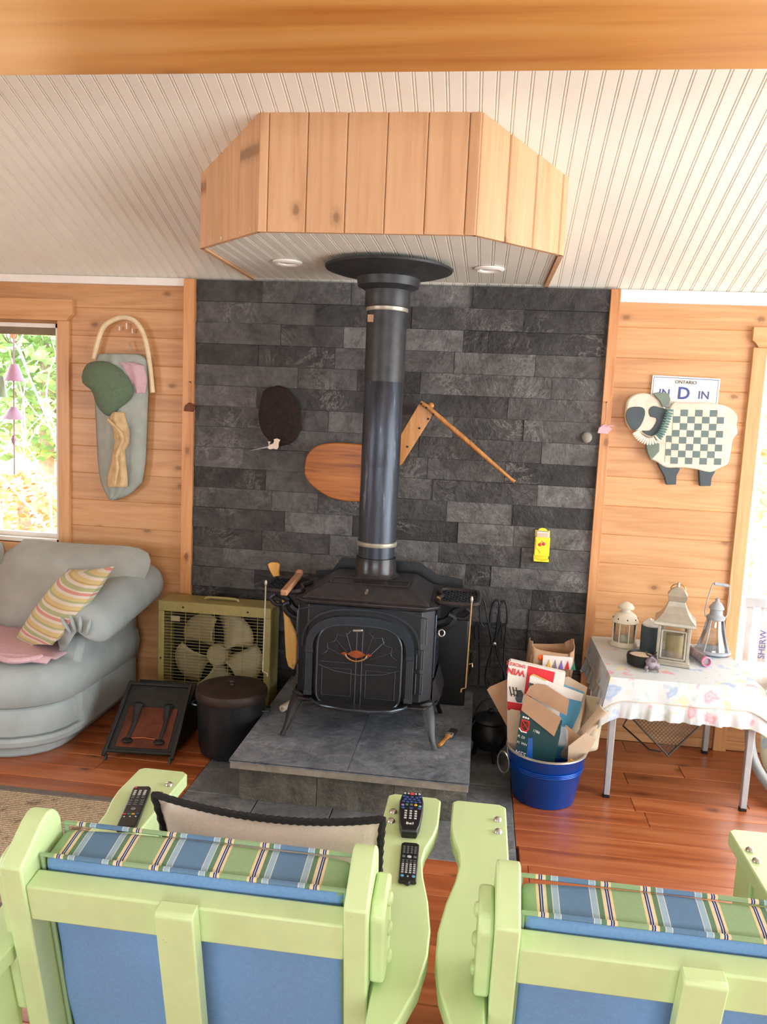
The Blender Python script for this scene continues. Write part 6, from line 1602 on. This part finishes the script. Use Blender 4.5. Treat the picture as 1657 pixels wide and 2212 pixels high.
# bare pale shrub
bs_ = thing('bare_shrub', 'bare pale-twigged shrub just outside the left window', 'shrub', (-2.95, 1.3, -.5))
rnd = random.Random(21)
def branch(p, d, L, r, dep):
    pts = [p]
    for k in range(4):
        d = (d+V3((rnd.uniform(-.22, .22), rnd.uniform(-.2, .2), rnd.uniform(-.12, .16)))).normalized(); p = p+d*(L/4); pts.append(p)
    MB().tube(pts, [r, r*.9, r*.75, r*.62, r*.5], 6).build('branch', 'twig', bs_, smooth=True)
    if dep > 0:
        for k in range(3):
            q = pts[rnd.choice((2, 3, 4))]; nd = (d+V3((rnd.uniform(-.9, .9), rnd.uniform(-.5, .5), rnd.uniform(-.3, .6)))).normalized()
            branch(q, nd, L*.62, r*.6, dep-1)
for k in range(5):
    branch(V3((-2.95+rnd.uniform(-.35, .5), 1.3+rnd.uniform(-.2, .3), -.5)), V3((rnd.uniform(-.5, .6), 0, 1)).normalized(), 1.5, .014, 2)
# hanging bell chime
bchm = thing('bell_chime', 'hanging chime of purple and green bells outside the left window', 'wind chime', Yp(30, 800, .45))
def bell(px_, py0, py1, w0, w1, mat, y=.45):
    a, b_ = Yp(px_, py0, y), Yp(px_, py1, y); k = (y-CAM.y)/F_PX
    r0, r1, h = w0*k/2, w1*k/2, a.z-b_.z
    MB().lathe([(.002, h), (r0*.9, h), (r0, h*.92), (r0*1.02+(r1-r0)*.35, h*.55), (r0+(r1-r0)*.7, h*.25), (r1, 0), (r1*.94, .003), (r0*.8, h*.85)], (b_.x, y, b_.z), 20).build('bell', mat, bchm, smooth=True)
bell(31, 787, 823, 20, 46, 'bell_purple'); bell(30, 879, 906, 16, 58, 'bell_purple'); bell(2, 812, 858, 14, 30, 'bell_green')
MB().tube([Yp(30, 640, .45), Yp(30, 790, .45), Yp(30, 880, .45), Yp(31, 1025, .45)], .004, 6).build('cord', 'bell_purple', bchm)
MB().tube([Yp(29, 940, .45), Yp(29, 950, .45), Yp(30, 962, .45)], [.006, .014, .004], 8).build('bead', 'bell_purple', bchm, smooth=True)
hf = thing('wire_feeder', 'round wire bird feeder with orange fruit above the chime', 'feeder', Yp(25, 725, .6))
fc2 = Yp(25, 718, .6)
for k in range(8):
    a = PI*k/8; MB().tube([fc2+V3((.052*math.cos(t)*math.cos(a), .052*math.cos(t)*math.sin(a), .062*math.sin(t))) for t in [2*PI*j/20 for j in range(20)]], .0015, 5, True).build('wire', 'iron', hf)
MB().ball(fc2+V3((.012, 0, -.012)), .022, .022, .028).build('fruit', 'orange', hf, smooth=True)
MB().tube([fc2+V3((0, 0, .062)), fc2+V3((0, 0, .5))], .002, 5).build('cord', 'iron', hf)
# deck railing and weathered bench end at the right
dk = MB()
dko = thing('deck', 'grey weathered plank deck outside the right window', 'deck', (2.2, 1.0, -.1))
for k in range(14): MB().box(1.0, 4.2, .16+k*.142, .16+k*.142+.138, -.13, -.10).build('deck_board', 'weathered', dko)
MB().box(1.0, 4.2, .18, 2.1, -.30, -.131).build('joists', 'weathered', dko)
rl = thing('deck_railing', 'pale blue white deck railing outside the right window', 'railing', (2.3, 1.95, -.1))
zt2 = Yp(1640, 1150, 1.95).z
MB().box(1.3, 4.2, 1.9, 2.0, zt2-.03, zt2+.02).build('top_rail', 'rail_blue', rl, bevel=.004)
MB().box(1.3, 4.2, 1.93, 1.97, zt2-.12, zt2-.06).build('upper_rail', 'rail_blue', rl); MB().box(1.3, 4.2, 1.93, 1.97, .0, .06).build('lower_rail', 'rail_blue', rl)
px_post = Yp(1640, 1250, 1.95).x
for x in (px_post, px_post+1.2): MB().box(x-.04, x+.04, 1.91, 1.99, -.10, zt2-.03).build('post', 'rail_blue', rl, bevel=.003)
for k in range(20):
    x = 1.35+k*.125
    if abs(x-px_post) > .06 and abs(x-px_post-1.2) > .06: MB().box(x-.018, x+.018, 1.935, 1.965, .06, zt2-.12).build('baluster', 'rail_blue', rl)
bnc = thing('weathered_bench', 'grey weathered wooden frame lettered SHERW outside the right window', 'frame', (1.5, .3, -.1))
yb2 = .32
p0, p1 = Yp(1606, 1296, yb2), Yp(1657, 1300, yb2)
MB().box(p0.x-.02, p1.x+.5, yb2-.02, yb2+.02, p1.z-.03, p0.z+.02).build('top_board', 'weathered', bnc, bevel=.004)
q0, q1 = Yp(1603, 1400, yb2).x, Yp(1617, 1400, yb2).x
MB().box(q0, q1, yb2-.015, yb2+.015, -.10, p1.z-.03).build('upright', 'weathered', bnc, bevel=.003)
q2, q3 = Yp(1636, 1400, yb2).x, Yp(1654, 1400, yb2).x
up_ = MB().box(q2, q3, yb2-.015, yb2+.015, -.10, p1.z-.03).build('upright', 'weathered', bnc, bevel=.003)
text('lettering', 'SHERW', Yp(1650, 1424, yb2-.017), (0, 0, 1), (-1, 0, 0), .045, 'navy_ink', bnc)
for o in list(bpy.data.objects):
    if '_o' in o: del o['_o']
